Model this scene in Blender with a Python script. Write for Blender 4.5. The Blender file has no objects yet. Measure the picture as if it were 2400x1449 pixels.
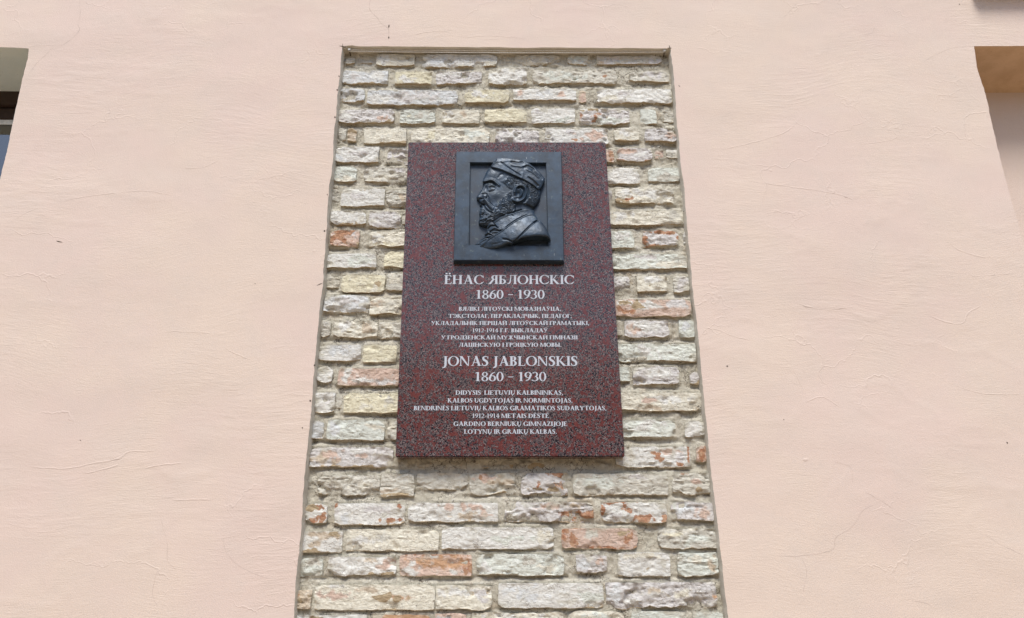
import bpy, bmesh, math
import numpy as np
from mathutils import Vector, Matrix
from mathutils.geometry import delaunay_2d_cdt

scene = bpy.context.scene
COL = scene.collection

# ------------------------------------------------------------------ camera, sky, sun, exposure
D, HC, TH, F = 2.36, 1.6, math.radians(19.8), 1800.0      # metres to the wall, eye height, upward tilt, focal length in photo pixels
cam_d = bpy.data.cameras.new('camera'); cam = bpy.data.objects.new('camera', cam_d); COL.objects.link(cam)
cam.location = (0, -D, HC); cam.rotation_euler = (math.radians(90) + TH, 0, 0)
cam_d.sensor_width = 36.0; cam_d.lens = 36.0 * F / 2400.0; cam_d.clip_start = 0.05; cam_d.clip_end = 500
scene.camera = cam

SUN_EL, SUN_AZ = math.radians(58), math.radians(186)        # azimuth clockwise from +Y (north); the wall faces -Y
world = bpy.data.worlds.new('World'); scene.world = world; world.use_nodes = True
wn = world.node_tree; wn.nodes.clear()
sky = wn.nodes.new('ShaderNodeTexSky'); sky.sky_type = 'NISHITA'; sky.sun_disc = False
sky.sun_elevation = SUN_EL; sky.sun_rotation = SUN_AZ
sky.air_density = 1.0; sky.dust_density = 1.6; sky.ozone_density = 1.0
bg = wn.nodes.new('ShaderNodeBackground'); bg.inputs[1].default_value = 0.10
wo = wn.nodes.new('ShaderNodeOutputWorld')
wn.links.new(sky.outputs[0], bg.inputs[0]); wn.links.new(bg.outputs[0], wo.inputs[0])
sd = bpy.data.lights.new('sun', 'SUN'); sd.energy = 2.35; sd.angle = math.radians(22); sd.color = (1.0, 0.95, 0.88)
sun = bpy.data.objects.new('sun', sd); COL.objects.link(sun)
sdir = Vector((math.sin(SUN_AZ) * math.cos(SUN_EL), math.cos(SUN_AZ) * math.cos(SUN_EL), math.sin(SUN_EL)))
sun.rotation_euler = (-sdir).to_track_quat('-Z', 'Y').to_euler(); sun.location = (0, -6, 8)
scene.view_settings.view_transform = 'Standard'; scene.view_settings.look = 'None'
scene.view_settings.gamma = 1.0; scene.view_settings.use_curve_mapping = False
scene.view_settings.exposure = 0.72

# ------------------------------------------------------------------ helpers
def unproj(px, py, Y):
    """photo pixel(s) -> world point(s) on the vertical plane y = Y"""
    px = np.asarray(px, float); py = np.asarray(py, float); Y = np.asarray(Y, float)
    a = (px - 1200.0) / F; b = (724.5 - py) / F
    dy = math.cos(TH) - b * math.sin(TH); dz = math.sin(TH) + b * math.cos(TH)
    t = (Y + D) / dy
    return np.stack(np.broadcast_arrays(a * t, Y + 0 * t, HC + dz * t), -1)

def _hash(ix, iy, iz, seed):
    h = (ix * 374761393 + iy * 668265263 + iz * 2147483647 + seed * 974711) & 0xFFFFFFFF
    h = ((h ^ (h >> 13)) * 1274126177) & 0xFFFFFFFF
    h = ((h ^ (h >> 16)) * 2246822519) & 0xFFFFFFFF
    return ((h ^ (h >> 15)) & 0xFFFFFF) / float(0xFFFFFF)

def vnoise(x, y, z=0.0, seed=0):
    x, y, z = np.broadcast_arrays(np.asarray(x, float), np.asarray(y, float), np.asarray(z, float))
    ix, iy, iz = [np.floor(v).astype(np.int64) for v in (x, y, z)]
    fx, fy, fz = x - ix, y - iy, z - iz
    fx, fy, fz = [v * v * v * (v * (v * 6 - 15) + 10) for v in (fx, fy, fz)]
    r = 0
    for a in (0, 1):
        for b in (0, 1):
            for c in (0, 1):
                w = (fx if a else 1 - fx) * (fy if b else 1 - fy) * (fz if c else 1 - fz)
                r = r + w * _hash(ix + a, iy + b, iz + c, seed)
    return r * 2 - 1

def fbm(x, y, z=0.0, seed=0, octaves=4, gain=0.5):
    r, a, f, s = 0, 1.0, 1.0, 0
    for k in range(octaves):
        r = r + a * vnoise(np.asarray(x) * f + 17.3 * k, np.asarray(y) * f + 5.1 * k, np.asarray(z) * f, seed + k)
        s += a; a *= gain; f *= 2.03
    return r / s

def sstep(a, b, x):
    t = np.clip((x - a) / (b - a), 0, 1); return t * t * (3 - 2 * t)

def empty(name, loc, **props):
    o = bpy.data.objects.new(name, None); COL.objects.link(o); o.location = loc; o.empty_display_size = 0.1
    for k, v in props.items(): o[k] = v
    return o

def link(name, me, mat=None, parent=None, loc=None, **props):
    o = bpy.data.objects.new(name, me); COL.objects.link(o)
    if mat is not None:
        if not me.materials: me.materials.append(mat)
    if loc is not None: o.location = loc
    if parent is not None:
        o.parent = parent
        pl = Vector(parent.location)
        pp = parent.parent
        while pp is not None: pl += Vector(pp.location); pp = pp.parent
        o.location = Vector(o.location) - pl
    for k, v in props.items(): o[k] = v
    return o

def mesh(name, verts, faces, smooth=True):
    me = bpy.data.meshes.new(name)
    verts = np.asarray(verts, np.float32).reshape(-1, 3)
    faces = np.asarray(faces, np.int32)
    k = faces.shape[1]
    me.vertices.add(len(verts)); me.vertices.foreach_set('co', verts.ravel())
    me.loops.add(faces.size); me.loops.foreach_set('vertex_index', faces.ravel())
    me.polygons.add(len(faces)); me.polygons.foreach_set('loop_start', np.arange(0, faces.size, k, dtype=np.int32))
    me.polygons.foreach_set('loop_total', np.full(len(faces), k, np.int32))
    me.polygons.foreach_set('use_smooth', np.full(len(faces), smooth, bool))
    me.update(calc_edges=True); me.validate()
    return me

def grid_faces(ny, nx, mask=None, flip=False):
    i = np.arange(ny * nx).reshape(ny, nx)
    a, b, c, d = i[:-1, :-1], i[:-1, 1:], i[1:, 1:], i[1:, :-1]
    f = np.stack((a, b, c, d) if not flip else (a, d, c, b), -1)
    return f.reshape(-1, 4) if mask is None else f[mask]

def grid_mesh(name, P, mask=None, flip=False, smooth=True):
    f = grid_faces(P.shape[0], P.shape[1], mask, flip)
    V = P.reshape(-1, 3)
    used = np.unique(f); remap = np.zeros(len(V), np.int64); remap[used] = np.arange(len(used))
    me = mesh(name, V[used], remap[f], smooth)
    return me, used

def box_mesh(name, x0, x1, y0, y1, z0, z1, bevel=0.0, seg=2):
    bm = bmesh.new()
    bmesh.ops.create_cube(bm, size=1.0)
    for v in bm.verts:
        v.co = Vector((x0 + (v.co.x + .5) * (x1 - x0), y0 + (v.co.y + .5) * (y1 - y0), z0 + (v.co.z + .5) * (z1 - z0)))
    if bevel: bmesh.ops.bevel(bm, geom=bm.edges[:], offset=bevel, segments=seg, affect='EDGES')
    me = bpy.data.meshes.new(name); bm.to_mesh(me); bm.free()
    return me

def color_attr(me, name, arr):
    a = me.color_attributes.new(name, 'FLOAT_COLOR', 'POINT')
    a.data.foreach_set('color', np.asarray(arr, np.float32).ravel())

def poly_sdf(X, Y, poly):
    """signed distance, positive inside"""
    p = np.asarray(poly, float); q = np.roll(p, -1, 0)
    d = np.full(X.shape, 1e9); inside = np.zeros(X.shape, bool)
    for (ax, ay), (bx, by) in zip(p, q):
        ex, ey = bx - ax, by - ay
        t = np.clip(((X - ax) * ex + (Y - ay) * ey) / (ex * ex + ey * ey + 1e-12), 0, 1)
        d = np.minimum(d, np.hypot(X - ax - t * ex, Y - ay - t * ey))
        c = ((ay > Y) != (by > Y))
        with np.errstate(divide='ignore', invalid='ignore'):
            c &= X < (bx - ax) * (Y - ay) / (by - ay + (1e-12 if by == ay else 0)) + ax
        inside ^= c
    return np.where(inside, d, -d)

def line_dist(X, Y, pts):
    d = np.full(X.shape, 1e9)
    for (ax, ay), (bx, by) in zip(pts[:-1], pts[1:]):
        ex, ey = bx - ax, by - ay
        t = np.clip(((X - ax) * ex + (Y - ay) * ey) / (ex * ex + ey * ey + 1e-12), 0, 1)
        d = np.minimum(d, np.hypot(X - ax - t * ex, Y - ay - t * ey))
    return d

def smooth_line(pts, n=6):
    """Catmull-Rom through the points"""
    P = [np.array(p, float) for p in pts]
    if len(P) < 3: return [tuple(p) for p in P]
    P = [2 * P[0] - P[1]] + P + [2 * P[-1] - P[-2]]
    out = []
    for i in range(1, len(P) - 2):
        for k in range(n):
            t = k / n
            out.append(tuple(.5 * ((2 * P[i]) + (-P[i-1] + P[i+1]) * t + (2*P[i-1] - 5*P[i] + 4*P[i+1] - P[i+2]) * t*t + (-P[i-1] + 3*P[i] - 3*P[i+1] + P[i+2]) * t**3)))
    out.append(tuple(P[-2]))
    return out

# ------------------------------------------------------------------ materials
class NT:
    def __init__(s, name):
        s.m = bpy.data.materials.new(name); s.m.use_nodes = True
        s.t = s.m.node_tree; s.t.nodes.clear()
        s.out = s.n('ShaderNodeOutputMaterial'); s.p = s.n('ShaderNodeBsdfPrincipled')
        s.t.links.new(s.p.outputs[0], s.out.inputs[0])
        s.pos = s.n('ShaderNodeNewGeometry').outputs['Position']
    def n(s, kind, **kw):
        x = s.t.nodes.new(kind)
        for k, v in kw.items(): setattr(x, k, v)
        return x
    def set(s, sock, v):
        if isinstance(v, bpy.types.NodeSocket): s.t.links.new(v, sock)
        elif isinstance(v, tuple) and sock.type == 'RGBA' and len(v) == 3: sock.default_value = v + (1,)
        else: sock.default_value = v
    def map(s, scale, rot=(0, 0, 0), vec=None):
        m = s.n('ShaderNodeMapping'); s.set(m.inputs[0], vec or s.pos); m.inputs['Scale'].default_value = scale; m.inputs['Rotation'].default_value = rot
        return m.outputs[0]
    def noise(s, scale, detail=4, rough=.55, vec=None, dist=0.0, color=False):
        x = s.n('ShaderNodeTexNoise'); s.set(x.inputs['Vector'], vec or s.pos)
        x.inputs['Scale'].default_value = scale; x.inputs['Detail'].default_value = detail; x.inputs['Roughness'].default_value = rough; x.inputs['Distortion'].default_value = dist
        return x.outputs['Color' if color else 'Fac']
    def voro(s, scale, out='Color', vec=None, feature='F1', rnd=1.0):
        x = s.n('ShaderNodeTexVoronoi', feature=feature); s.set(x.inputs['Vector'], vec or s.pos); x.inputs['Scale'].default_value = scale; x.inputs['Randomness'].default_value = rnd
        return x.outputs[out]
    def ramp(s, fac, a, b, lo=0.0, hi=1.0):
        x = s.n('ShaderNodeMapRange', interpolation_type='SMOOTHSTEP'); s.set(x.inputs[0], fac)
        for i, v in zip((1, 2, 3, 4), (a, b, lo, hi)): x.inputs[i].default_value = v
        return x.outputs[0]
    def mix(s, fac, a, b, mode='MIX'):
        x = s.n('ShaderNodeMix', data_type='RGBA', blend_type=mode); s.set(x.inputs[0], fac); s.set(x.inputs[6], a); s.set(x.inputs[7], b)
        return x.outputs[2]
    def math(s, op, a, b=0.0):
        x = s.n('ShaderNodeMath', operation=op); s.set(x.inputs[0], a); s.set(x.inputs[1], b)
        return x.outputs[0]
    def attr(s, name, out='Color'):
        x = s.n('ShaderNodeAttribute'); x.attribute_name = name
        return x.outputs[out]
    def bump(s, h, dist, strength=1.0, normal=None):
        x = s.n('ShaderNodeBump'); s.set(x.inputs['Height'], h); x.inputs['Distance'].default_value = dist; x.inputs['Strength'].default_value = strength
        if normal is not None: s.set(x.inputs['Normal'], normal)
        return x.outputs[0]
    def fin(s, col, rough=.9, normal=None, metal=0.0, spec=.3):
        s.set(s.p.inputs['Base Color'], col); s.set(s.p.inputs['Roughness'], rough); s.set(s.p.inputs['Metallic'], metal)
        s.set(s.p.inputs['Specular IOR Level'], spec)
        if normal is not None: s.set(s.p.inputs['Normal'], normal)
        return s.m

def plaster_material(name, base, warm, grey):
    s = NT(name)
    big = s.noise(1.6, 4, .6); mid = s.noise(7.0, 5, .6, dist=.6)
    c = s.mix(s.ramp(big, .38, .62), base, warm)
    c = s.mix(s.ramp(mid, .35, .75, 0, .45), c, grey)
    c = s.mix(s.ramp(s.noise(90, 3, .7), .60, .8, 0, .18), c, tuple(x * .8 for x in base))
    c = s.mix(s.ramp(s.noise(420, 2, .5), .71, .74, 0, .5), c, (.20, .16, .13))
    # brushed and trowelled relief: streaks close to level, bent by a slow warp
    warp = s.mix(.22, s.pos, s.noise(1.5, 2, .5, color=True), 'ADD')
    st1 = s.noise(1.0, 5, .62, vec=s.map((11, 11, 80), (0, .12, 0), warp), dist=.4)
    st2 = s.noise(1.0, 4, .6, vec=s.map((28, 28, 240), (0, -.16, 0), warp), dist=.3)
    patch = s.ramp(s.noise(3.2, 3, .6), .40, .62)
    patch2 = s.ramp(s.noise(2.1, 3, .6, dist=.5), .45, .68)
    h = s.math('ADD', s.math('MULTIPLY', s.ramp(st1, .35, .7), s.math('ADD', s.math('MULTIPLY', patch2, .32), .05)), s.math('MULTIPLY', st2, s.math('MULTIPLY', patch, .6)))
    h = s.math('ADD', h, s.math('MULTIPLY', s.noise(260, 4, .75), .75))
    cre = s.voro(3.1, 'Distance', s.mix(.35, s.map((1, 1, 1.8)), s.noise(5.0, 4, .6, color=True), 'ADD'), 'DISTANCE_TO_EDGE')
    h = s.math('ADD', h, s.math('MULTIPLY', s.math('MULTIPLY', s.ramp(cre, 0, .016, 1.0, 0.0), s.ramp(s.noise(2.3, 2), .50, .62)), .45))
    n = s.bump(s.noise(9, 3, .5, dist=.4), .006, .12)
    return s.fin(c, .93, s.bump(h, .0018, .7, n), spec=.2)

M_PLASTER = plaster_material('pink_plaster', (.655, .540, .485), (.665, .562, .486), (.615, .535, .48))

def brick_material():
    s = NT('limewashed_brick')
    tint = s.attr('tint'); raw = s.attr('wear_bounce', 'Color')
    sep = s.n('ShaderNodeSeparateColor'); s.set(sep.inputs[0], raw)
    mott = s.noise(38, 5, .65, dist=.5); fine = s.noise(190, 4, .65)
    c = s.mix(s.ramp(mott, .45, .70, 0, .32), tint, s.mix(.7, tint, (.55, .53, .50), 'MULTIPLY'))
    c = s.mix(s.ramp(mott, .30, .45, .45, 0), c, (.84, .865, .83))
    c = s.mix(s.ramp(fine, .58, .74, 0, .38), c, s.mix(1.0, c, (.52, .47, .43), 'MULTIPLY'))
    cr = s.voro(46, 'Distance', s.mix(.05, s.map((1, 1, 1.9)), s.noise(30, 4, .6, color=True), 'ADD'), 'DISTANCE_TO_EDGE')
    c = s.mix(s.math('MULTIPLY', s.ramp(cr, 0, .045, 1, 0), s.ramp(s.noise(24, 3), .49, .60, 0, .7)), c, (.19, .155, .13))
    # where the limewash has come off the bare brick shows: the wear mask broken up by noise
    m = s.math('ADD', sep.outputs[0], s.math('MULTIPLY', s.math('SUBTRACT', s.noise(75, 6, .75), .5), 1.9))
    bare = s.mix(s.ramp(s.noise(60, 4, .7), .35, .65), (.44, .215, .13), (.54, .35, .23))
    bare = s.mix(s.ramp(fine, .55, .7), bare, (.33, .17, .11))
    c = s.mix(s.ramp(m, .42, .72), c, bare)
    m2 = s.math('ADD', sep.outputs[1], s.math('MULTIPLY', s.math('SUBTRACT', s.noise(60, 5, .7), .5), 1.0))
    c = s.mix(s.ramp(m2, .42, .62), c, s.mix(fine, (.42, .32, .20), (.54, .45, .31)))  # tan bare brick; on the undersides it also paints warm bounce light
    h = s.math('ADD', s.noise(85, 7, .74, dist=.8), s.math('MULTIPLY', s.noise(1, 5, .7, vec=s.map((70, 70, 200), (0, .3, 0))), .6))
    return s.fin(c, .95, s.bump(h, .0085, 1.0), spec=.2)
M_BRICK = brick_material()

def mortar_material():
    s = NT('lime_mortar')
    c = s.mix(s.ramp(s.noise(16, 5, .65), .35, .65), (.56, .53, .435), (.68, .655, .56))
    c = s.mix(s.ramp(s.noise(130, 4, .75), .57, .67, 0, .8), c, (.27, .22, .165))
    c = s.mix(s.ramp(s.noise(55, 3, .6), .63, .72, 0, .7), c, (.66, .64, .58))
    c = s.mix(s.ramp(s.voro(140, 'Distance'), .14, .20, .85, 0), c, (.74, .70, .62))
    c = s.mix(s.ramp(s.noise(7, 3, .6), .58, .70, 0, .5), c, (.52, .42, .30))
    cr = s.voro(30, 'Distance', s.mix(.08, s.map((1, 1, 1.3)), s.noise(26, 4, .6, color=True), 'ADD'), 'DISTANCE_TO_EDGE')
    c = s.mix(s.math('MULTIPLY', s.ramp(cr, 0, .05, 1, 0), s.ramp(s.noise(11, 3), .46, .58, 0, .9)), c, (.10, .08, .06))
    h = s.math('ADD', s.noise(110, 6, .78, dist=.6), s.math('MULTIPLY', s.noise(30, 4, .6), .8))
    return s.fin(c, .97, s.bump(h, .010, 1.0), spec=.15)
M_MORTAR = mortar_material()

def reveal_material(name, a, b, dist=.002):
    s = NT(name)
    c = s.mix(s.ramp(s.noise(14, 5, .65), .35, .65), a, b)
    c = s.mix(s.ramp(s.noise(120, 4, .7), .60, .72, 0, .6), c, tuple(x * .55 for x in a))
    return s.fin(c, .95, s.bump(s.noise(150, 5, .7), dist, .8), spec=.2)
M_REVEAL = reveal_material('grey_cement_edge', (.54, .51, .44), (.62, .59, .52), .003)
M_SOFFIT_GREY = reveal_material('grey_green_paint', (.62, .67, .64), (.66, .70, .66), .0008)
M_SOFFIT_BOUNCE = reveal_material('niche_head_bounce_tone', (.53, .37, .235), (.60, .43, .28), .001)  # pink plaster underneath; the ochre puts warm bounce light into its colour

def granite_material():
    s = NT('polished_red_granite')
    v = s.n('ShaderNodeSeparateColor'); s.set(v.inputs[0], s.voro(430))
    vs = s.n('ShaderNodeSeparateColor'); s.set(vs.inputs[0], s.voro(210, vec=s.mix(.004, s.pos, s.noise(180, 2, .5, color=True), 'ADD')))
    zone = s.math('ADD', s.math('MULTIPLY', s.noise(40, 3, .55, dist=.5), .72), s.math('MULTIPLY', s.noise(9, 3, .5), .28))
    dark = (.010, .011, .017); grey = (.100, .080, .084); pale = (.19, .15, .15); red = (.095, .026, .026); rose = (.135, .055, .055)
    c = s.mix(s.ramp(v.outputs[0], .44, .48), dark, grey)
    c = s.mix(s.ramp(v.outputs[1], .82, .85), c, pale)
    rr = s.math('ADD', s.math('MULTIPLY', vs.outputs[2], .55), s.math('MULTIPLY', zone, .95))
    c = s.mix(s.ramp(rr, .80, .86), c, s.mix(vs.outputs[1], red, rose))
    c = s.mix(s.math('MULTIPLY', s.ramp(zone, .565, .64), .8), c, s.mix(v.outputs[0], red, (.17, .05, .045)))
    s.p.inputs['Coat Weight'].default_value = .0
    return s.fin(c, .14, s.bump(s.noise(12, 2, .5), .002, .15), spec=.5)
M_GRANITE = granite_material()

def bronze_material(name, base, dark, rough):
    s = NT(name)
    n1 = s.noise(22, 5, .65); f = s.noise(260, 4, .7)
    c = s.mix(s.ramp(n1, .35, .65), base, dark)
    c = s.mix(s.ramp(s.noise(60, 5, .7), .60, .70, 0, .5), c, (.13, .17, .165))
    # rain streaks: small pale drips drawn out downwards
    dr = s.noise(1, 3, .6, vec=s.map((190, 190, 26)))
    c = s.mix(s.ramp(dr, .72, .76, 0, .6), c, (.42, .47, .50))
    r = s.ramp(s.noise(45, 5, .7), .3, .7, rough - .08, rough + .12)
    return s.fin(c, r, s.bump(s.math('ADD', f, s.math('MULTIPLY', s.noise(80, 4, .6), .8)), .0005, .6), metal=.35, spec=.55)
M_BRONZE = bronze_material('dark_patinated_bronze', (.030, .054, .088), (.021, .034, .052), .44)
M_BRONZE_FLOOR = bronze_material('brown_patinated_bronze', (.030, .050, .078), (.028, .038, .054), .45)

def plain(name, col, rough=.8, metal=0.0, spec=.4, vary=.25, scale=60, bump=.0005):
    s = NT(name)
    c = s.mix(s.ramp(s.noise(scale, 4, .6), .35, .65), col, tuple(x * (1 - vary) for x in col))
    return s.fin(c, rough, s.bump(s.noise(scale * 2, 4, .6), bump, .5), metal, spec)
M_LETTER = plain('pale_letter_paint', (.50, .545, .62), .6, vary=.12, scale=300)
M_NAIL = plain('galvanised_nail', (.34, .33, .31), .5, .4)
M_RUST = plain('rusty_nail_shaft', (.07, .045, .03), .8)
M_CORD = plain('white_cord', (.80, .79, .74), .8, scale=200)
M_CRACK = plain('crack_dull_plaster', (.62, .51, .45), .95, scale=40, vary=.3)  # crack ribbons in a plaster tone slightly darker than the wall
M_NICK = plain('dark_nick_mark', (.11, .085, .065), .95, scale=60, vary=.4)  # dark brown tone for the small nick marks
M_FRAME = plain('dark_brown_wood', (.045, .024, .016), .6, scale=30)
M_GAP_SHADE = plain('black_gap_shade', (.006, .006, .006), .7)  # plain black painted as the shade in the gap below the frame
M_SASH = plain('white_sash_paint', (.78, .82, .83), .45)
M_CURTAIN_DUMMY = None
def curtain_material():
    s = NT('net_curtain')
    v = s.voro(115, 'Distance', vec=s.map((1, 0, 1)), rnd=.0)
    c = s.mix(s.ramp(v, .22, .34), (.78, .84, .88), (.30, .42, .52))
    return s.fin(c, .9, None, spec=.1)
M_CURTAIN = curtain_material()
def glass_material():
    s = NT('window_glass'); s.t.nodes.remove(s.p)
    g = s.n('ShaderNodeBsdfGlossy'); g.inputs['Roughness'].default_value = .02
    t = s.n('ShaderNodeBsdfTransparent'); t.inputs[0].default_value = (.85, .92, .95, 1)
    f = s.n('ShaderNodeFresnel'); f.inputs[0].default_value = 1.55
    mx = s.n('ShaderNodeMixShader'); s.set(mx.inputs[0], s.math('ADD', f.outputs[0], .22)); s.set(mx.inputs[1], t.outputs[0]); s.set(mx.inputs[2], g.outputs[0])
    s.t.links.new(mx.outputs[0], s.out.inputs[0])
    return s.m
M_GLASS = glass_material()
def paving_material():
    s = NT('warm_grey_paving')
    b = s.n('ShaderNodeTexBrick'); s.set(b.inputs['Vector'], s.pos); b.inputs['Scale'].default_value = 2.5
    b.inputs['Color1'].default_value = (.44, .33, .22, 1); b.inputs['Color2'].default_value = (.38, .28, .18, 1); b.inputs['Mortar'].default_value = (.15, .13, .10, 1); b.inputs['Mortar Size'].default_value = .01
    c = s.mix(s.ramp(s.noise(3, 5, .6), .3, .7, 0, .4), b.outputs[0], (.33, .25, .17))
    return s.fin(c, .9, s.bump(b.outputs[1], .004, -.5), spec=.3)
M_PAVING = paving_material()

# ------------------------------------------------------------------ ground
g = 60.0
link('pavement', mesh('pavement', [(-g, -g, 0), (g, -g, 0), (g, 8, 0), (-g, 8, 0)], [(0, 1, 2, 3)], False), M_PAVING, kind='structure')

# unseen house added across the street so the polished stone mirrors something low down
M_HOUSE = plain('ochre_house_plaster', (.42, .36, .27), .95, scale=3); M_ROOF = plain('dark_roof_sheet', (.12, .07, .055), .7, scale=5)
hs = empty('house', (0, -17, 0), label='unseen ochre two storey house with dark roof, added across the street for the plaque to mirror', category='house')
link('house_wall', box_mesh('house_wall', -22, 22, -25, -17, 0, 6.6), M_HOUSE, hs)
rv = [(-22.5, -25.5, 6.6), (22.5, -25.5, 6.6), (22.5, -16.5, 6.6), (-22.5, -16.5, 6.6), (-18, -21, 8.8), (18, -21, 8.8)]
rm = bpy.data.meshes.new('house_roof'); rm.from_pydata(rv, [], [(0, 3, 2, 1), (0, 1, 5, 4), (2, 3, 4, 5), (3, 0, 4), (1, 2, 5)]); link('house_roof', rm, M_ROOF, hs)
wm = box_mesh('house_window', -.55, .55, -.03, .03, -.8, .8); dark_glass = plain('dark_window', (.03, .035, .04), .1)
for fz in (1.9, 4.9):
    for k in range(16): link('house_window', wm, dark_glass, hs, loc=(-20.2 + 2.7 * k, -16.98, fz))

# ------------------------------------------------------------------ plastered wall (one watertight sheet with three openings)
PX = lambda pts, Y=0.0: unproj([p[0] for p in pts], [p[1] for p in pts], Y)
E_WIN = PX([(67.7,113.7),(66.5,128),(64,143.5),(56.6,171),(44,223.6),(30.4,284),(18,345),(0,417)])
E_RL = PX([(802,110),(799,140),(797,177),(791,225),(788,279),(783,308),(780.5,378),(777,415),(771,441),(768,484),(765.7,535),(758,638),(757.6,664),(748.7,730),(742,808),(736.6,863),(732,938),(724,1019),(717.5,1086),(711,1158),(707,1238),(702,1280),(692.7,1365),(688.5,1446)])
E_RR = PX([(1571,113),(1575,140),(1578.6,169),(1582.7,214.6),(1585.8,277),(1592,328),(1595,378),(1604,439),(1608.6,507.6),(1618.5,607),(1622.5,665.5),(1629.5,720),(1638.6,808),(1646,893),(1652,954),(1658,1015),(1662,1057),(1666,1096),(1677,1181),(1687.5,1280),(1698.8,1379),(1706,1446)])
E_NI = PX([(2283.8,107.7),(2287,135),(2291,164),(2311.7,227.6),(2330,313),(2349,388),(2367.6,462),(2393.7,555),(2400,570)])
def edge_fn(E):
    z = E[::-1, 2]; x = E[::-1, 0]
    return lambda zz: np.interp(zz, z, x)
fW, fL, fR, fN = [edge_fn(E) for E in (E_WIN, E_RL, E_RR, E_NI)]
ZTW, ZTR0, ZTR1, ZTN = E_WIN[0, 2], E_RL[0, 2], E_RR[0, 2], E_NI[0, 2]
ZB = 1.15                                                   # foot of the openings, below the picture
X0, X1, ZMAX = -6.0, 6.0, 6.2
WX0, NX1 = E_WIN[0, 0] - 1.15, E_NI[0, 0] + 1.15            # far jambs of window and niche
# z rows
zr_top = np.concatenate([np.linspace(0, .75, 64), np.linspace(.8, ZMAX - ZTW, 14)])
zr_mid = np.linspace(0, 1, 230); zr_bot = np.linspace(0, 1, 12)
def seg(n): return np.linspace(0, 1, n, endpoint=False)
sA, sW, sB, sC, sDd, sN, sE = seg(14), seg(20), seg(110), seg(100), seg(110), seg(20), seg(14)
def col_x(z):
    """the x of every column at heights z (array)"""
    z = np.asarray(z)[:, None]
    wx, lx, rx, nx = fW(z), fL(z), fR(z), fN(z)
    parts = [X0 + (WX0 - X0) * sA, WX0 + (wx - WX0) * sW, wx + (lx - wx) * sB, lx + (rx - lx) * sC, rx + (nx - rx) * sDd, nx + (NX1 - nx) * sN, NX1 + (X1 - NX1) * sE]
    n = z.shape[0]
    return np.concatenate([np.broadcast_to(p, (n, p.shape[-1])) for p in parts] + [np.full((n, 1), X1)], 1)
xt = col_x([ZTW])[0]                                        # columns at the heads of the openings
iW0, iW1 = 14, 34; iC0, iC1 = 34 + 110, 34 + 210; iN0, iN1 = 34 + 320, 34 + 340
def head(x):
    base = np.interp(x, [WX0, E_WIN[0, 0] - .12, E_WIN[0, 0], E_RL[0, 0], E_RL[0, 0] + .035, E_RL[0, 0] + .06, E_RR[0, 0], E_NI[0, 0], E_NI[0, 0] + .2, NX1],
                     [ZTW + .012, ZTW + .004, ZTW, ZTR0, ZTR0 + .006, ZTR0 + .001, ZTR1, ZTN, ZTN + .002, ZTN])
    return base + .0022 * fbm(x * 16, 3.1, 0, 5, 3)
zt = head(xt)
R = []
for dz in zr_top[::-1]:
    R.append(np.stack([xt, 0 * xt, zt + dz + (0 if dz > 0 else 0)], -1))
for u in zr_mid[1:]:
    zz = ZTW + (ZB - ZTW) * u
    x = col_x([zz])[0]
    R.append(np.stack([x, 0 * x, zt + (ZB - zt) * u], -1))
for u in zr_bot[1:]:
    x = R[len(zr_top) + len(zr_mid) - 2][:, 0]
    R.append(np.stack([x, 0 * x, 0 * x + ZB * (1 - u)], -1))
W = np.array(R)
rT = len(zr_top) - 1; rB = rT + len(zr_mid) - 1
# ragged arrises: small sideways wander of the three visible vertical edges
for ic, sd_ in ((iW1, 1), (iC0, 2), (iC1, 3), (iN0, 4)):
    zz = W[rT:rB + 1, ic, 2]
    j = .0011 * fbm(zz * 55, 1.7 * sd_, 0, 40 + sd_, 4) / .5
    for k in range(-5, 6):
        W[rT:rB + 1, ic + k, 0] += j * (1 - abs(k) / 6)
def wall_relief(x, z):
    r = .0045 * fbm(x * 1.7, z * 2.6, 0, 11, 3) + 0.0011 * fbm(x * 5 + .8 * vnoise(x * 2, z * 2, 0, 3), z * 9, 0, 12, 4)
    cre = fbm(x * 2.4 + .7 * vnoise(x * 1.1, z * 1.3, 0, 7), z * 7.5, 0, 21, 3)
    r += .0008 * np.exp(-(cre / .035) ** 2) * sstep(0, .35, fbm(x * 1.3, z * 1.9, 0, 23, 2))
    return r
W[..., 1] = -wall_relief(W[..., 0], W[..., 2])
mask = np.ones((W.shape[0] - 1, W.shape[1] - 1), bool)
for a, b in ((iW0, iW1), (iC0, iC1), (iN0, iN1)): mask[rT:rB, a:b] = False
wall = empty('plastered_wall', (0, 0, 0), label='pale pink plastered house wall with faint cracks around the opened brick panel', category='wall')
me, _ = grid_mesh('plaster', W, mask, flip=True)
link('plaster', me, M_PLASTER, wall)

def strip(name, edge, offs, mat, parent, flip=False, seed=0, rough=.0012, smooth=True):
    """a reveal: the wall's own edge vertices carried back through the given (inward x, depth y, dz) offsets"""
    P = []
    for k, (ox, oy, oz) in enumerate(offs):
        q = edge.copy()
        q[:, 0] += ox; q[:, 1] = np.where(k == 0, q[:, 1], oy); q[:, 2] += oz
        if k: 
            q[:, 0] += rough * fbm(q[:, 2] * 40, q[:, 0] * 40 + k, 0, seed, 3) * (abs(ox) > 0)
        P.append(q)
    me, _ = grid_mesh(name, np.array(P), None, flip)
    for p in me.polygons: p.use_smooth = smooth
    return link(name, me, mat, parent)
YM = .0385                                                   # mean mortar face
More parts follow.
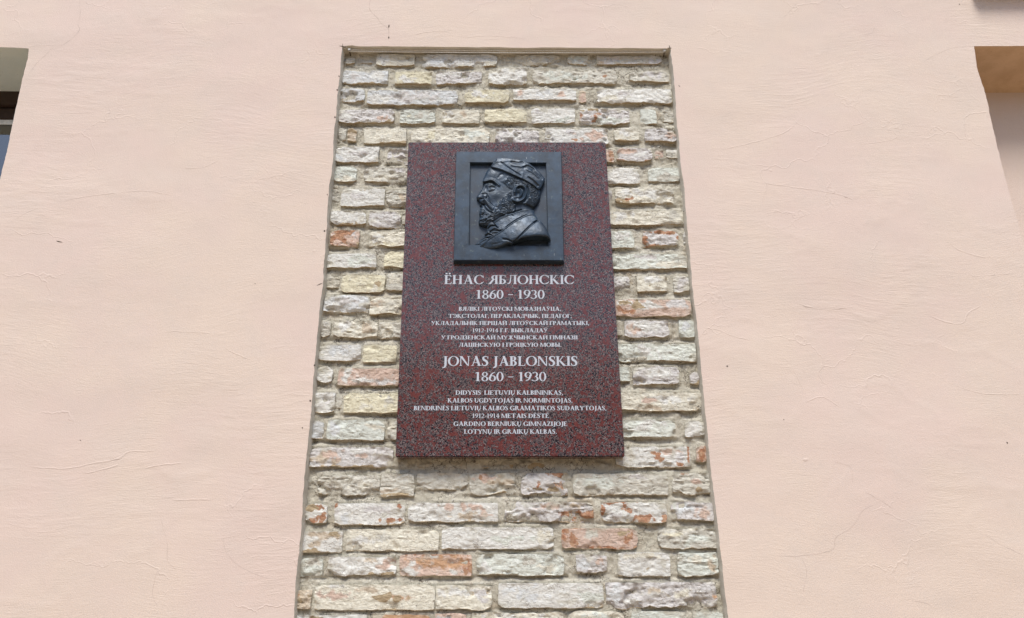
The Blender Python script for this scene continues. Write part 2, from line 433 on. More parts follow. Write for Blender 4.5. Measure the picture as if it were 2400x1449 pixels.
# opened brick panel: side reveals and head
e = W[rT:rB + 1, iC0]; strip('reveal', e, [(0, 0, 0), (.0006, .004, 0), (.002, .012, 0), (.004, .085, 0)], M_REVEAL, wall, True, 3)
e = W[rT:rB + 1, iC1]; strip('reveal', e, [(0, 0, 0), (-.0006, .004, 0), (-.002, .012, 0), (-.005, .085, 0)], M_REVEAL, wall, False, 4)
e = W[rT, iC0:iC1 + 1]; strip('reveal', e, [(0, 0, 0), (0, .003, -.001), (0, .016, -.002), (0, .085, -.004)], M_REVEAL, wall, False, 5)
e = W[rB, iC0:iC1 + 1]; strip('reveal', e, [(0, 0, 0), (0, .085, .004)], M_REVEAL, wall, True, 6)
# window opening
WD, ND = .27, .235
e = W[rT:rB + 1, iW1]; strip('jamb', e, [(0, 0, 0), (-.002, .004, 0), (-.003, .40, 0)], M_SOFFIT_GREY, wall, False, 7)
e = W[rT:rB + 1, iW0]; strip('jamb', e, [(0, 0, 0), (.003, .40, 0)], M_SOFFIT_GREY, wall, True, 8)
e = W[rT, iW0:iW1 + 1]; strip('window_head', e, [(0, 0, 0), (0, .003, -.001), (0, .40, 0)], M_SOFFIT_GREY, wall, False, 9)
e = W[rB, iW0:iW1 + 1]; strip('window_ledge', e, [(0, 0, 0), (0, .40, .02)], M_SOFFIT_GREY, wall, True, 9)
# blind niche: jambs, head coved into the back
e = W[rT:rB + 1, iN0]; strip('jamb', e, [(0, 0, 0), (.003, .004, 0), (.003, ND + .03, 0)], M_PLASTER, wall, True, 10)
e = W[rT:rB + 1, iN1]; strip('jamb', e, [(0, 0, 0), (-.003, ND + .03, 0)], M_PLASTER, wall, False, 10)
e = W[rT, iN0:iN1 + 1]; strip('niche_head', e, [(0, 0, 0), (0, .004, -.001), (0, ND - .045, -.002), (0, ND - .02, -.008), (0, ND - .005, -.022), (0, ND, -.045)], M_SOFFIT_BOUNCE, wall, False, 11)
e = W[rB, iN0:iN1 + 1]; strip('niche_ledge', e, [(0, 0, 0), (0, ND + .02, .01)], M_PLASTER, wall, True, 12)
gx, gz = np.meshgrid(np.linspace(E_NI[0, 0] - .02, NX1 + .25, 60), np.linspace(ZTN - .040, ZB - .02, 90))
P = np.stack([gx, ND - .002 - .003 * fbm(gx * 4, gz * 6, 0, 31, 3), gz], -1)
me, _ = grid_mesh('niche_back', P, None, True); link('niche_back', me, M_PLASTER, wall)
# underside of the sill that juts out above the niche
zs_ = float(unproj(2340, -11, 0)[2]); xs_ = float(unproj(2275, -11, 0)[0])
link('upper_sill', box_mesh('upper_sill', xs_, NX1 + .1, -.06, .02, zs_, zs_ + .05, .004), M_REVEAL, wall)

# hairline cracks and trowel ridges as fine raised or sunk ribbons that follow the plaster
def wall_pt(x, z): return -wall_relief(x, z)
def ribbon(lines, half, lift, crest=0.0, seed=0, jit=.0016):
    V, Fc = [], []
    for li, (pts, w) in enumerate(lines):
        q = PX(smooth_line(pts, 7))
        x, z = q[:, 0], q[:, 2]
        n = len(x)
        s_ = np.concatenate([[0], np.cumsum(np.hypot(np.diff(x), np.diff(z)))])
        m = max(4, int(s_[-1] / .006)); t = np.linspace(0, s_[-1], m)
        x, z = np.interp(t, s_, x), np.interp(t, s_, z)
        x = x + jit * fbm(t * 60, li, 0, seed, 3); z = z + jit * fbm(t * 60, li + 50, 0, seed, 3)
        dx, dz = np.gradient(x), np.gradient(z); L = np.hypot(dx, dz) + 1e-9
        nx_, nz_ = -dz / L, dx / L
        hw = half * w * np.clip(np.minimum(t, t[-1] - t) / (.12 * t[-1] + 1e-6), .15, 1) * (1 + .6 * fbm(t * 45, li + 9, 0, seed, 2))
        b = len(V)
        base = wall_pt(x, z)
        for k in range(m):
            for sgn, up in ((-1, 0), (0, 1), (1, 0)):
                V.append((x[k] + sgn * nx_[k] * hw[k], base[k] - lift - crest * up * hw[k] / half, z[k] + sgn * nz_[k] * hw[k]))
        for k in range(m - 1):
            for c in (0, 1):
                a = b + 3 * k + c; Fc.append((a, a + 1, a + 4, a + 3))
    return mesh('ribbon', V, Fc)
cracks = [([(185,-8),(188,30),(183,58),(187,72),(166,94),(142,108),(92,108),(70,113)], 1.2), ([(125,112),(106,130),(82,154),(68,175)], .8),
 ([(869,-8),(866,22),(880,38),(895,57),(909,67),(912,76),(911,92)], 1.4),
 ([(375,1210),(391,1270),(393,1314),(415,1338)], .7), ([(368,1338),(358,1389),(368,1422)], .7), ([(523,1247),(530,1294),(567,1331),(628,1358)], .7),
 ([(1818,1302),(1869,1304),(1950,1289),(1960,1260),(1997,1236),(2024,1196),(2058,1179)], .9), ([(2028,1154),(2061,1172),(2092,1193)], .8),
 ([(1879,1307),(1891,1338),(1882,1392)], .6), ([(2136,1407),(2176,1415),(2185,1425)], .8), ([(2308,1253),(2352,1280),(2400,1302)], .7), ([(1953,1081),(1994,1098),(1997,1139)], .6),
 ([(2290,108),(2235,112),(2195,128),(2165,145)], .6), ([(1868,8),(1850,28),(1832,45)], .7), ([(2250,10),(2275,12),(2292,15),(2299,22)], .7)]
link('plaster_crack', ribbon(cracks, .0006, .0002, 0, 3), M_CRACK, wall)
nicks = [([(912,59),(911,67)], 1.6), ([(911,87),(911.5,92)], 1.6), ([(795,108.5),(803,109.5),(812,113)], 1.6), ([(803,103),(804,112)], 1.2), ([(1568,106),(1571,114)], 1.4), ([(1564,112.5),(1575,112.5)], 1.2),
 ([(2247,10),(2250,10)], 1.6), ([(133,566),(148,569)], 1.2), ([(1602,497),(1604,494)], 1.0), ([(1702,857),(1705,860),(1706,856)], 1.3),
 ([(1590,200),(1594,203)], .9), ([(794,178),(796,182)], 1.5), ([(790,210),(792,214)], 1.5), ([(785,274),(786,278)], 1.5), ([(767,455),(768,459)], 1.2), ([(760,540),(762,544)], 1.5), ([(742,670),(757,664)], .7),
 ([(726,938),(729,942)], 1.6), ([(708,1003),(711,1004)], 1.3), ([(2359,1036),(2362,1040)], 1.6), ([(187,1031),(190,1033)], 1.0), ([(736,855),(739,858)], 1.6), ([(597,665),(599,666)], 1.2), ([(1836,982),(1838,985)], 1.0)]
link('plaster_nick', ribbon(nicks, .0013, .0006, 0, 4, .0005), M_NICK, wall)
ridges = [([(1867,710),(1890,717),(1933,725),(1997,720)], 1), ([(2173,738),(2220,755),(2256,757),(2270,733),(2303,715)], 1), ([(2220,568),(2247,587),(2293,602),(2320,605)], 1), ([(2270,645),(2287,648),(2347,643),(2373,645)], .8),
 ([(1647,767),(1683,773),(1717,787),(1767,800)], .8), ([(2223,897),(2263,912),(2310,923),(2400,925)], .8), ([(1860,867),(1870,887),(1885,915)], .8), ([(1886,945),(1925,930),(1970,955)], .8),
 ([(74,1095),(111,1097),(162,1098),(216,1087),(277,1076),(294,1063),(311,1058),(365,1058)], 1.3), ([(196,1110),(256,1097),(283,1088)], 1.2), ([(338,1098),(378,1090),(432,1085)], 1.2), ([(402,1172),(449,1171),(496,1171)], 1),
 ([(388,781),(408,777),(464,780),(497,782)], 1), ([(530,820),(557,831),(586,844)], 1), ([(1755,425),(1850,438),(1960,455),(2010,475)], .9), ([(1690,350),(1760,335),(1840,310),(1885,268)], .9), ([(140,475),(200,462),(330,448),(410,460)], .7),
 ([(2050,58),(2045,75),(2020,82)], .9), ([(960,85),(1010,75),(1060,72)], 1), ([(1080,88),(1150,84),(1230,90)], .8), ([(430,395),(480,392),(520,370)], .7), ([(20,525),(60,500),(90,488)], .7), ([(1880,1078),(1897,1076)], 2), ([(2010,340),(2100,322),(2120,255)], .6)]
link('trowel_ridge', ribbon(ridges, .0022, .0001, .0007, 6), M_PLASTER, wall)

# ------------------------------------------------------------------ window behind the grey head
win = empty('window', (0, WD, 0)); win.parent = wall
def zat(py, Y): return float(unproj(20, py, Y)[2])
wx0, wx1 = WX0 - .02, float(E_WIN[:, 0].max()) + .35
z1 = zat(220, WD)
link('window_frame', box_mesh('window_frame', wx0, wx1, WD, WD + .08, zat(246, WD), ZTW + .03, .003), M_FRAME, win)
link('frame_gap', box_mesh('frame_gap', wx0, wx1, WD + .022, WD + .07, zat(256, WD + .022), zat(243, WD + .022), 0), M_GAP_SHADE, win)
link('window_sash', box_mesh('window_sash', wx0, wx1, WD + .012, WD + .030, zat(279, WD + .012), zat(254, WD + .012), .002), M_FRAME, win)
link('sash_bead', box_mesh('sash_bead', wx0, wx1, WD + .018, WD + .024, zat(291, WD + .018), zat(276, WD + .018), .001), M_SASH, win)
link('pane', box_mesh('pane', wx0, wx1, WD + .026, WD + .029, ZB, zat(284, WD + .026), 0), M_GLASS, win)
# net curtain in folds close behind the glass, its plain hem above the dotted field
cx_ = np.linspace(wx0, wx1, 260); cz_ = np.linspace(ZB, zat(278, WD + .040), 60)
gx, gz = np.meshgrid(cx_, cz_[::-1])
P = np.stack([gx, WD + .040 + .004 * np.sin(gx * 55 + 1.2 * np.sin(gx * 9)), gz], -1)
me, _ = grid_mesh('net_curtain', P, None, True)
cur_o = link('net_curtain', me, M_CURTAIN, None, label='pale blue dotted net curtain behind the window glass', category='curtain')
link('curtain_hem', box_mesh('curtain_hem', wx0, wx1, WD + .0325, WD + .0345, zat(321, WD + .033), zat(312, WD + .033), 0), plain('hem_white', (.80, .86, .88), .8), cur_o)
me = mesh('room_wall', [(wx0, WD + .4, ZB), (wx1, WD + .4, ZB), (wx1, WD + .4, ZTW + .1), (wx0, WD + .4, ZTW + .1)], [(0, 1, 2, 3)], False)
link('room_wall', me, M_SASH, None, kind='structure')

# ------------------------------------------------------------------ brickwork in the opened panel
TINT = dict(W=(.82, .825, .785), B=(.755, .785, .79), C=(.82, .795, .68), Y=(.825, .785, .60), G=(.67, .655, .58), N=(.75, .79, .725), L=(.72, .705, .69), P=(.71, .55, .46), T=(.65, .56, .44), D=(.59, .56, .47), O=(.62, .39, .24))
# x0, x1, top, bottom in photo pixels, tint, how far the face stands back (mm), patches (tint, cx, cy, rx, ry); tint R is bare red brick, M is tan bare brick
BR = [
 (811,832,135,151,'G',6,[]),(838,880,134,152,'G',13,[]),(882,972,127,155,'C',2,[('W',900,140,20,10)]),(989,1165,127,157,'W',0,[('C',1150,150,20,10),('B',1030,142,30,8)]),(1205,1312,129,153,'G',5,[('C',1240,140,25,10)]),(1328,1387,130,152,'G',6,[('N',1350,140,20,8)]),(1397,1553,131,152,'L',4,[('T',1410,148,14,6),('G',1480,140,60,8)]),
 (804,909,165,197,'B',1,[('L',830,180,12,8),('W',885,175,16,10),('M',850,196,40,4)]),(926,1012,167,198,'Y',-2,[('W',950,185,20,10)]),(1023,1131,168,198,'L',1,[('W',1060,175,30,6)]),(1144,1236,160,198,'W',-1,[('G',1165,165,20,6)]),(1248,1447,163,197,'G',3,[('N',1330,180,50,10),('R',1416,180,5,4)]),(1472,1571,168,193,'G',5,[('L',1520,178,25,7)]),
 (799,855,207,238,'B',1,[]),(861,1073,211,245,'B',-2,[('W',900,230,40,10),('L',980,225,50,10)]),(1089,1194,210,241,'Y',-2,[('W',1130,220,25,8)]),(1202,1352,207,236,'W',-1,[('P',1220,218,14,8),('P',1315,220,14,8),('B',1265,220,20,8),('R',1308,238,30,4)]),(1354,1376,211,243,'T',5,[('P',1365,228,10,12)]),(1397,1576,208,241,'W',-2,[('C',1420,232,30,8),('L',1470,222,20,5)]),
 (795,926,256,290,'L',0,[('W',815,275,15,9),('P',890,276,14,5),('M',905,288,12,6)]),(937,1021,258,290,'N',0,[('Y',960,270,5,4),('G',990,275,14,8)]),(1036,1124,258,290,'C',-2,[('W',1050,272,12,10),('T',1090,268,8,6)]),(1136,1236,255,288,'Y',-3,[]),(1244,1349,253,291,'W',1,[('L',1260,262,14,7),('N',1310,280,24,8)]),(1356,1477,255,292,'L',-1,[('R',1361,268,5,13),('R',1395,276,16,9),('M',1385,260,25,4),('N',1430,282,36,8),('W',1375,258,18,5)]),(1499,1541,256,291,'N',0,[]),(1550,1580,258,288,'G',11,[]),
 (792,812,299,331,'G',5,[]),(815,837,301,331,'T',4,[('M',826,308,9,5)]),(853,952,300,337,'C',-2,[('M',925,335,30,4)]),(965,1148,300,340,'C',-2,[('Y',1015,320,14,12),('N',1110,315,30,10)]),(1160,1265,303,342,'L',0,[('W',1200,320,26,8)]),(1276,1427,301,340,'W',-1,[('R',1286,328,7,4),('R',1346,328,8,4),('P',1390,318,30,10),('L',1340,310,20,5)]),(1438,1500,300,331,'C',-1,[('W',1460,312,16,8),('M',1455,331,14,4)]),(1509,1588,301,334,'L',-1,[('P',1575,315,12,10),('M',1530,333,16,4)]),
 (787,888,344,381,'W',-1,[('B',800,370,12,14),('L',840,360,20,5)]),(908,975,349,384,'L',2,[]),(1410,1440,350,381,'P',2,[('R',1428,362,8,10),('R',1432,376,8,4)]),(1443,1530,346,380,'L',-1,[('P',1470,355,26,6),('R',1452,377,16,4),('W',1500,362,16,5),('R',1517,380,14,3)]),(1533,1557,352,374,'P',8,[]),(1559,1592,347,373,'G',3,[('W',1575,352,14,5)]),
 (783,836,390,428,'N',0,[('C',810,420,18,6)]),(853,975,392,429,'G',1,[('C',900,420,40,6),('L',930,400,14,6)]),(1410,1501,393,431,'W',0,[]),(1517,1595,392,427,'N',1,[('G',1560,415,24,8)]),
 (779,797,444,480,'G',10,[]),(800,902,440,484,'W',0,[('L',840,460,16,10),('G',815,450,14,8)]),(905,975,444,483,'G',1,[('T',942,463,8,6)]),(1418,1436,445,470,'L',4,[]),(1440,1582,441,477,'C',-1,[('W',1500,455,50,10),('R',1475,466,14,7),('M',1460,472,20,7),('G',1555,450,20,6)]),(1596,1604,442,482,'C',5,[]),
 (776,858,494,526,'W',0,[('M',820,524,26,3),('G',848,510,8,8)]),(864,939,494,534,'L',0,[('W',880,520,10,6)]),(942,975,496,530,'G',6,[]),(1410,1604,493,528,'C',-1,[('W',1460,505,24,10),('G',1585,508,14,14)]),
 (775,842,540,579,'P',0,[('R',798,560,24,20),('R',812,548,20,10),('L',828,548,8,8),('M',835,568,8,6)]),(864,975,541,577,'C',-1,[('W',885,555,18,10),('Y',910,570,34,4)]),(1410,1489,540,583,'N',0,[('W',1450,555,18,10)]),(1505,1592,541,579,'L',0,[('R',1550,545,40,5),('R',1510,557,6,12),('R',1587,556,6,14),('R',1530,577,30,4),('L',1550,562,28,9)]),(1600,1609,542,580,'W',2,[]),
 (767,882,593,629,'W',-1,[('N',840,610,30,10)]),(900,975,588,628,'Y',-1,[]),(1410,1612,595,631,'N',-1,[('G',1600,615,20,10),('L',1515,605,24,6),('C',1560,620,30,5)]),
 (764,797,641,677,'D',7,[]),(802,902,643,685,'Y',-1,[('M',888,668,14,8),('C',880,676,14,6)]),(906,975,640,682,'G',1,[('C',920,658,12,10)]),(1410,1479,646,683,'L',1,[('W',1455,655,14,8)]),(1491,1567,645,684,'C',-1,[('W',1530,655,24,9)]),(1575,1618,646,686,'G',2,[('L',1600,665,14,12)]),
 (759,866,692,733,'B',-1,[('W',790,720,24,8),('L',815,708,20,8)]),(867,975,697,737,'C',0,[('T',885,712,14,10),('G',920,710,14,10)]),(1410,1623,701,743,'P',-1,[('R',1465,728,18,8),('M',1490,715,30,10),('W',1510,715,34,12),('W',1465,712,20,6),('L',1590,712,24,12)]),
 (752,774,750,794,'G',4,[('W',762,765,8,8)]),(782,884,751,792,'C',0,[('W',810,765,20,10),('T',858,768,20,9)]),(888,975,754,793,'G',0,[('C',905,770,14,14)]),(1440,1461,750,790,'D',6,[]),(1461,1570,750,792,'L',-1,[('P',1490,770,24,10),('W',1520,765,34,10),('W',1500,760,20,6)]),(1589,1631,750,793,'N',0,[('B',1610,762,12,10)]),
 (749,845,807,847,'W',-1,[('B',790,820,30,10)]),(851,929,807,850,'Y',-1,[]),(931,975,810,845,'G',8,[]),(1440,1634,805,848,'N',-2,[('W',1510,825,40,10)]),
 (744,779,859,898,'W',1,[('G',760,870,14,9)]),(793,975,863,904,'P',-2,[('P',830,880,30,14),('W',815,880,10,14),('W',850,890,20,6),('L',900,895,20,5)]),(1430,1478,859,894,'N',3,[]),(1481,1594,859,904,'L',0,[('W',1540,875,34,10),('W',1510,895,18,6)]),(1614,1641,870,906,'L',3,[('M',1630,898,10,8),('R',1636,894,4,4)]),
 (737,784,919,968,'W',0,[('L',760,945,10,6)]),(786,802,925,960,'G',8,[]),(806,975,921,969,'Y',-2,[('C',850,955,24,8),('G',910,940,16,10)]),(1440,1648,919,963,'C',-1,[('W',1560,935,50,10),('P',1530,940,20,8),('T',1520,955,30,5)]),
 (731,758,984,1031,'B',2,[]),(767,901,983,1032,'N',-2,[('C',870,1000,20,8),('B',785,1010,12,14)]),(908,975,984,1030,'G',2,[('C',918,1005,8,18)]),(1440,1586,983,1028,'N',-1,[('W',1510,1000,40,12)]),(1603,1655,986,1025,'W',-1,[]),
 (727,922,1047,1096,'L',-1,[('T',760,1072,24,14),('P',780,1065,20,10),('W',840,1058,20,6),('P',850,1070,16,6),('M',820,1094,80,4),('L',880,1068,24,10)]),(930,1420,1079,1100,'D',13,[('T',1100,1092,60,6),('M',1250,1092,60,6)]),(1440,1620,1046,1097,'W',-1,[('G',1480,1070,16,14),('R',1535,1063,14,8),('R',1548,1076,14,6),('R',1598,1088,14,8),('R',1614,1070,4,18),('P',1575,1060,26,6),('L',1590,1070,14,10)]),(1629,1662,1043,1084,'P',1,[('R',1645,1060,15,17)]),
 (745,891,1112,1161,'G',0,[('D',780,1130,24,14),('C',850,1140,24,8),('M',880,1155,14,7)]),(893,972,1110,1167,'G',1,[('T',920,1150,30,6),('M',925,1160,40,4)]),(976,1098,1108,1148,'G',6,[('D',1060,1128,20,10)]),(1101,1208,1108,1161,'G',2,[('R',1126,1122,7,7),('P',1140,1120,30,8),('M',1180,1158,22,4),('T',1170,1130,24,8)]),(1221,1332,1107,1161,'L',1,[('R',1262,1136,9,8),('R',1318,1140,13,11),('R',1300,1115,24,6),('M',1290,1145,40,5),('L',1280,1125,24,6)]),(1340,1568,1109,1161,'G',1,[('N',1400,1130,50,12),('L',1500,1120,18,8)]),(1572,1672,1108,1159,'G',1,[('R',1600,1112,16,3),('P',1630,1130,14,6),('M',1640,1145,10,5)]),
 (716,766,1179,1227,'W',0,[('R',745,1188,16,7),('R',737,1218,9,6),('R',752,1214,10,8),('M',730,1190,12,6)]),(785,948,1178,1232,'W',-1,[('R',790,1185,6,8),('L',792,1205,7,14),('R',937,1190,8,9),('R',918,1220,16,6),('M',860,1231,80,4),('B',815,1210,10,14),('L',880,1195,30,6)]),(956,1168,1177,1225,'W',-1,[('P',1050,1188,22,7),('P',1120,1190,44,10),('T',1090,1210,34,6),('P',1140,1205,20,8)]),(1183,1392,1175,1223,'L',-1,[('W',1235,1182,24,6),('W',1200,1205,14,12),('P',1290,1185,30,8),('R',1330,1198,24,8),('R',1372,1205,18,10),('R',1352,1216,18,5),('T',1350,1185,22,6)]),(1406,1566,1176,1226,'W',-1,[('R',1412,1200,10,18),('R',1470,1192,18,9),('R',1455,1180,40,3),('R',1516,1214,22,10),('R',1558,1212,10,8),('L',1445,1208,18,8)]),(1568,1676,1175,1221,'L',0,[('B',1605,1195,20,14),('P',1655,1200,18,12),('N',1580,1195,6,14)]),
 (707,802,1244,1297,'W',0,[('T',750,1256,34,8),('M',730,1292,30,5),('M',780,1252,12,6),('T',740,1275,10,12)]),(812,1029,1239,1293,'C',0,[('W',850,1270,30,10),('G',900,1260,30,8)]),(1036,1300,1234,1289,'W',-1,[('N',1190,1265,50,12),('C',1280,1260,18,12)]),(1315,1497,1237,1288,'P',-1,[('R',1335,1270,18,14),('R',1325,1248,8,8),('G',1385,1258,22,12),('R',1420,1283,60,4),('R',1475,1265,16,14),('M',1465,1250,14,6),('R',1370,1239,34,3)]),(1540,1687,1239,1287,'G',0,[('Y',1580,1255,20,7),('N',1640,1265,30,10),('C',1600,1245,30,3)]),
 (701,756,1306,1354,'N',0,[('G',735,1320,14,8)]),(770,928,1304,1351,'W',-1,[('T',870,1315,24,6),('R',896,1318,5,4),('P',905,1320,20,10),('M',900,1345,30,5)]),(937,1106,1298,1354,'P',-1,[('R',1030,1302,60,4),('O',1035,1320,60,14),('R',1088,1330,14,18),('W',960,1338,18,12),('W',1060,1340,9,6),('W',1015,1306,14,4)]),(1117,1324,1297,1350,'N',-1,[('W',1140,1335,20,10),('G',1240,1315,14,10),('C',1290,1330,30,8)]),(1348,1424,1298,1344,'L',0,[('B',1375,1325,20,12),('P',1410,1315,10,10)]),(1445,1574,1293,1352,'W',0,[('G',1555,1320,12,14),('C',1500,1305,40,5)]),(1585,1687,1293,1351,'N',0,[('T',1670,1325,12,18),('C',1640,1310,20,8)]),
 (692,729,1380,1432,'T',1,[('M',712,1405,12,14),('O',700,1395,6,6)]),(737,1019,1369,1432,'C',-1,[('M',910,1402,44,10),('O',930,1400,34,6),('P',780,1395,34,10),('T',860,1385,24,8),('W',780,1375,24,4)]),(1020,1154,1370,1430,'C',-1,[('W',1080,1390,40,12),('L',1130,1400,20,12)]),(1167,1417,1365,1427,'W',-1,[('B',1240,1390,40,14),('N',1385,1395,30,16),('G',1330,1410,24,7)]),(1418,1683,1363,1427,'L',0,[('B',1440,1390,16,16),('T',1530,1385,20,8),('C',1600,1390,40,10),('W',1480,1410,30,7),('O',1675,1400,8,8)]),
 (686,862,1440,1490,'W',0,[('M',740,1450,20,6)]),(872,1008,1440,1490,'O',0,[('W',980,1460,20,10)]),(1018,1093,1436,1490,'P',0,[('L',1040,1450,20,8)]),(1104,1323,1434,1490,'C',0,[('W',1200,1445,60,6)]),(1330,1467,1431,1490,'C',-1,[('N',1400,1445,30,8)]),(1477,1612,1431,1490,'N',0,[]),(1621,1700,1432,1490,'N',0,[]),
]
# rows further down, below the picture
rng = np.random.RandomState(4)
for r in range(4):
    y0, y1 = 1506 + r * 66, 1556 + r * 66; x = 672 - 4 * r
    while x < 1705:
        w = rng.choice([110, 205, 215]); BR.append((x, min(x + w, 1712), y0 + rng.randint(-3, 3), y1 + rng.randint(-3, 3), rng.choice(list('WNCLBPG')), 0, [])); x += w + rng.randint(9, 16)

YF = .027
bw = empty('brick_wall', (0, YM, 0), label='old brickwork with worn limewash and lime mortar showing through the plaster opening', category='wall')
RECTS = []
for bi, (x0, x1, yt, yb, tn, back, patches) in enumerate(BR):
    Yf = YF + back / 1000.0 + .0015 * math.sin(bi * 12.9)
    a, b = unproj(x0, yt, Yf), unproj(x1, yb, Yf)
    xa, xb, zb_, zt_ = float(a[0]), float(b[0]), float(b[2]), float(a[2])
    cx, cz, hw, hh = (xa + xb) / 2, (zb_ + zt_) / 2, (xb - xa) / 2 + .0022, (zt_ - zb_) / 2 + .0018
    RECTS.append((xa, xb, zb_, zt_, Yf))
    nx_, nz_ = max(6, int(2 * hw / .0036)), max(6, int(2 * hh / .0036))
    u = np.linspace(-1, 1, nx_); v = np.linspace(-1, 1, nz_)
    U, V = np.meshgrid(u, v[::-1])
    rough = 1.0 + .8 * (_hash(bi, 3, 1, 9)) + (.6 if tn in 'GDTL' else 0)
    # outline: rounded corners and edges that wander, the lower one most
    sd = bi * 7 + 1
    ex = hw * (1 + 0 * U); ez = hh * (1 + 0 * V)
    xw = cx + U * hw; zw = cz + V * hh
    rc = min(.010, hh * .35)                                  # corner radius through a superellipse-like pull
    cu, cv = np.abs(U) ** 10, np.abs(V) ** 4
    pullx = .0020 * rough * np.abs(V) ** 3 * np.abs(U) ** 6
    pullz = .0018 * rough * np.abs(U) ** (2 * max(2, hw / hh * 4)) * np.abs(V)
    topw = .0030 * rough * fbm(xw * 30, 0.3, bi, sd, 4); botw = .0060 * rough * fbm(xw * 22, 7.7, bi, sd + 2, 4)
    cut = [.007 * max(0, _hash(bi, k, 8, 77) - .45) / .55 for k in range(4)]
    cor = np.where(V > 0, np.where(U < 0, cut[0], cut[1]), np.where(U < 0, cut[2], cut[3])) * 1.6
    lefw = .0026 * rough * fbm(zw * 45, 2.2, bi, sd + 3, 3); rigw = .0026 * rough * fbm(zw * 45, 9.2, bi, sd + 4, 3)
    Xp = xw - np.sign(U) * pullx + np.where(U < 0, lefw, rigw) * np.abs(U) ** 4
    near_x = np.clip(1 - (1 - np.abs(U)) * hw / .022, 0, 1)
    Zp = zw - np.sign(V) * (pullz + cor * near_x * np.abs(V)) + np.where(V > 0, topw, botw) * np.abs(V) ** 2
    # face relief: rough hewn, with bites along the lower edge and corners
    dx = (1 - np.abs(U)) * hw; dz = (1 - np.abs(V)) * hh; de = np.minimum(dx, dz)
    H = .0012 * rough * fbm(xw * 26 + .6 * vnoise(xw * 30, zw * 30, bi, 5), zw * 60, bi * 3.1, sd + 5, 5, .6) * 2
    H += .0015 * rough * (1 - 2.2 * np.abs(fbm(xw * 30, zw * 85, bi * 1.7, sd + 6, 4))) - .0012
    H += .0013 * rough * (1 - 2.4 * np.abs(fbm(xw * 75 + 2, zw * 130, bi * 1.3, sd + 12, 3)))
    H -= .0018 * (1 - sstep(0, .0035, de)) ** 1.6
    bite = sstep(.18, .5, fbm(xw * 17, zw * 24, bi * 2.3 + 5, sd + 8, 3) + .28 * (V < 0) * np.abs(V) + .15 * np.abs(U) ** 4 - .12)
    H -= .0075 * bite * rough / 1.4
    Yp = Yf - H
    Yp[0, :] = Yp[-1, :] = YM + .022; Yp[:, 0] = Yp[:, -1] = YM + .022
    Zp[0, :] = Zp[1, :] - .0002; Zp[-1, :] = Zp[-2, :] + .0012; Xp[:, 0] = Xp[:, 1] + .0003; Xp[:, -1] = Xp[:, -2] - .0003
    P = np.stack([Xp - cx, Yp - Yf, Zp - cz], -1)
    me, used = grid_mesh('brick', P, None, True)
    me.set_sharp_from_angle(angle=math.radians(48))
    # colours: base tint, patches placed as in the photograph, and the wear masks
    base = np.array(TINT[tn]); C = np.broadcast_to(base, U.shape + (3,)).copy()
    C *= (1 + .05 * math.sin(bi * 5.3))
    red = np.zeros(U.shape); tan = np.zeros(U.shape)
    pxs, pys = x0 + (U + 1) / 2 * (x1 - x0), yb - (V + 1) / 2 * (yb - yt)
    wq = 1.6 * fbm(xw * 48, zw * 48, 9, sd + 30, 3); wq2 = 1.6 * fbm(xw * 48, zw * 48, 19, sd + 33, 3)
    wob = fbm(xw * 60, zw * 60, 0, sd + 9, 4)
    for (pt, pcx, pcy, prx, pry) in patches:
        k = 1 - np.hypot((pxs + .55 * prx * wq - pcx) / prx, (pys + .7 * pry * wq2 - pcy) / pry) + .9 * wob
        m = sstep(-.1, .35, k) if pt not in 'RM' else sstep(-.75, .95, k)
        if pt == 'R': red = np.maximum(red, m)
        elif pt == 'M': tan = np.maximum(tan, m)
        else: C = C * (1 - m[..., None]) + np.array(TINT[pt]) * m[..., None]
    # smears of mortar dragged over the edges
    sm = sstep(.25, .62, .75 * fbm(xw * 26, zw * 40, 3, sd + 20, 4) + .55 * np.exp(-dz / .006) * (V > 0) + .40 * np.exp(-dx / .012) + .12 * np.exp(-dz / .006))
    sm = sm * (.85 if tn not in 'YP' else .5)
    C = C * (1 - sm[..., None]) + np.array((.63, .61, .515)) * sm[..., None]
    if tn in 'GD': tan = np.maximum(tan, .18)
    # undersides: bare of limewash, with warm bounce light painted in as tan
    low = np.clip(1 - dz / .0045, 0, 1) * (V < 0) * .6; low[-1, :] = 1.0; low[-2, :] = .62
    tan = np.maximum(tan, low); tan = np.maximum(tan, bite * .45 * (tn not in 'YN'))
    if tn in 'PO' : red = np.maximum(red, .25)
    n = U.size
    color_attr(me, 'tint', np.concatenate([C.reshape(-1, 3), np.ones((n, 1))], 1)[used])
    color_attr(me, 'wear_bounce', np.stack([red.ravel(), tan.ravel(), 0 * red.ravel(), np.ones(n)], 1)[used])
    link('brick', me, M_BRICK, bw, loc=(cx, Yf, cz))

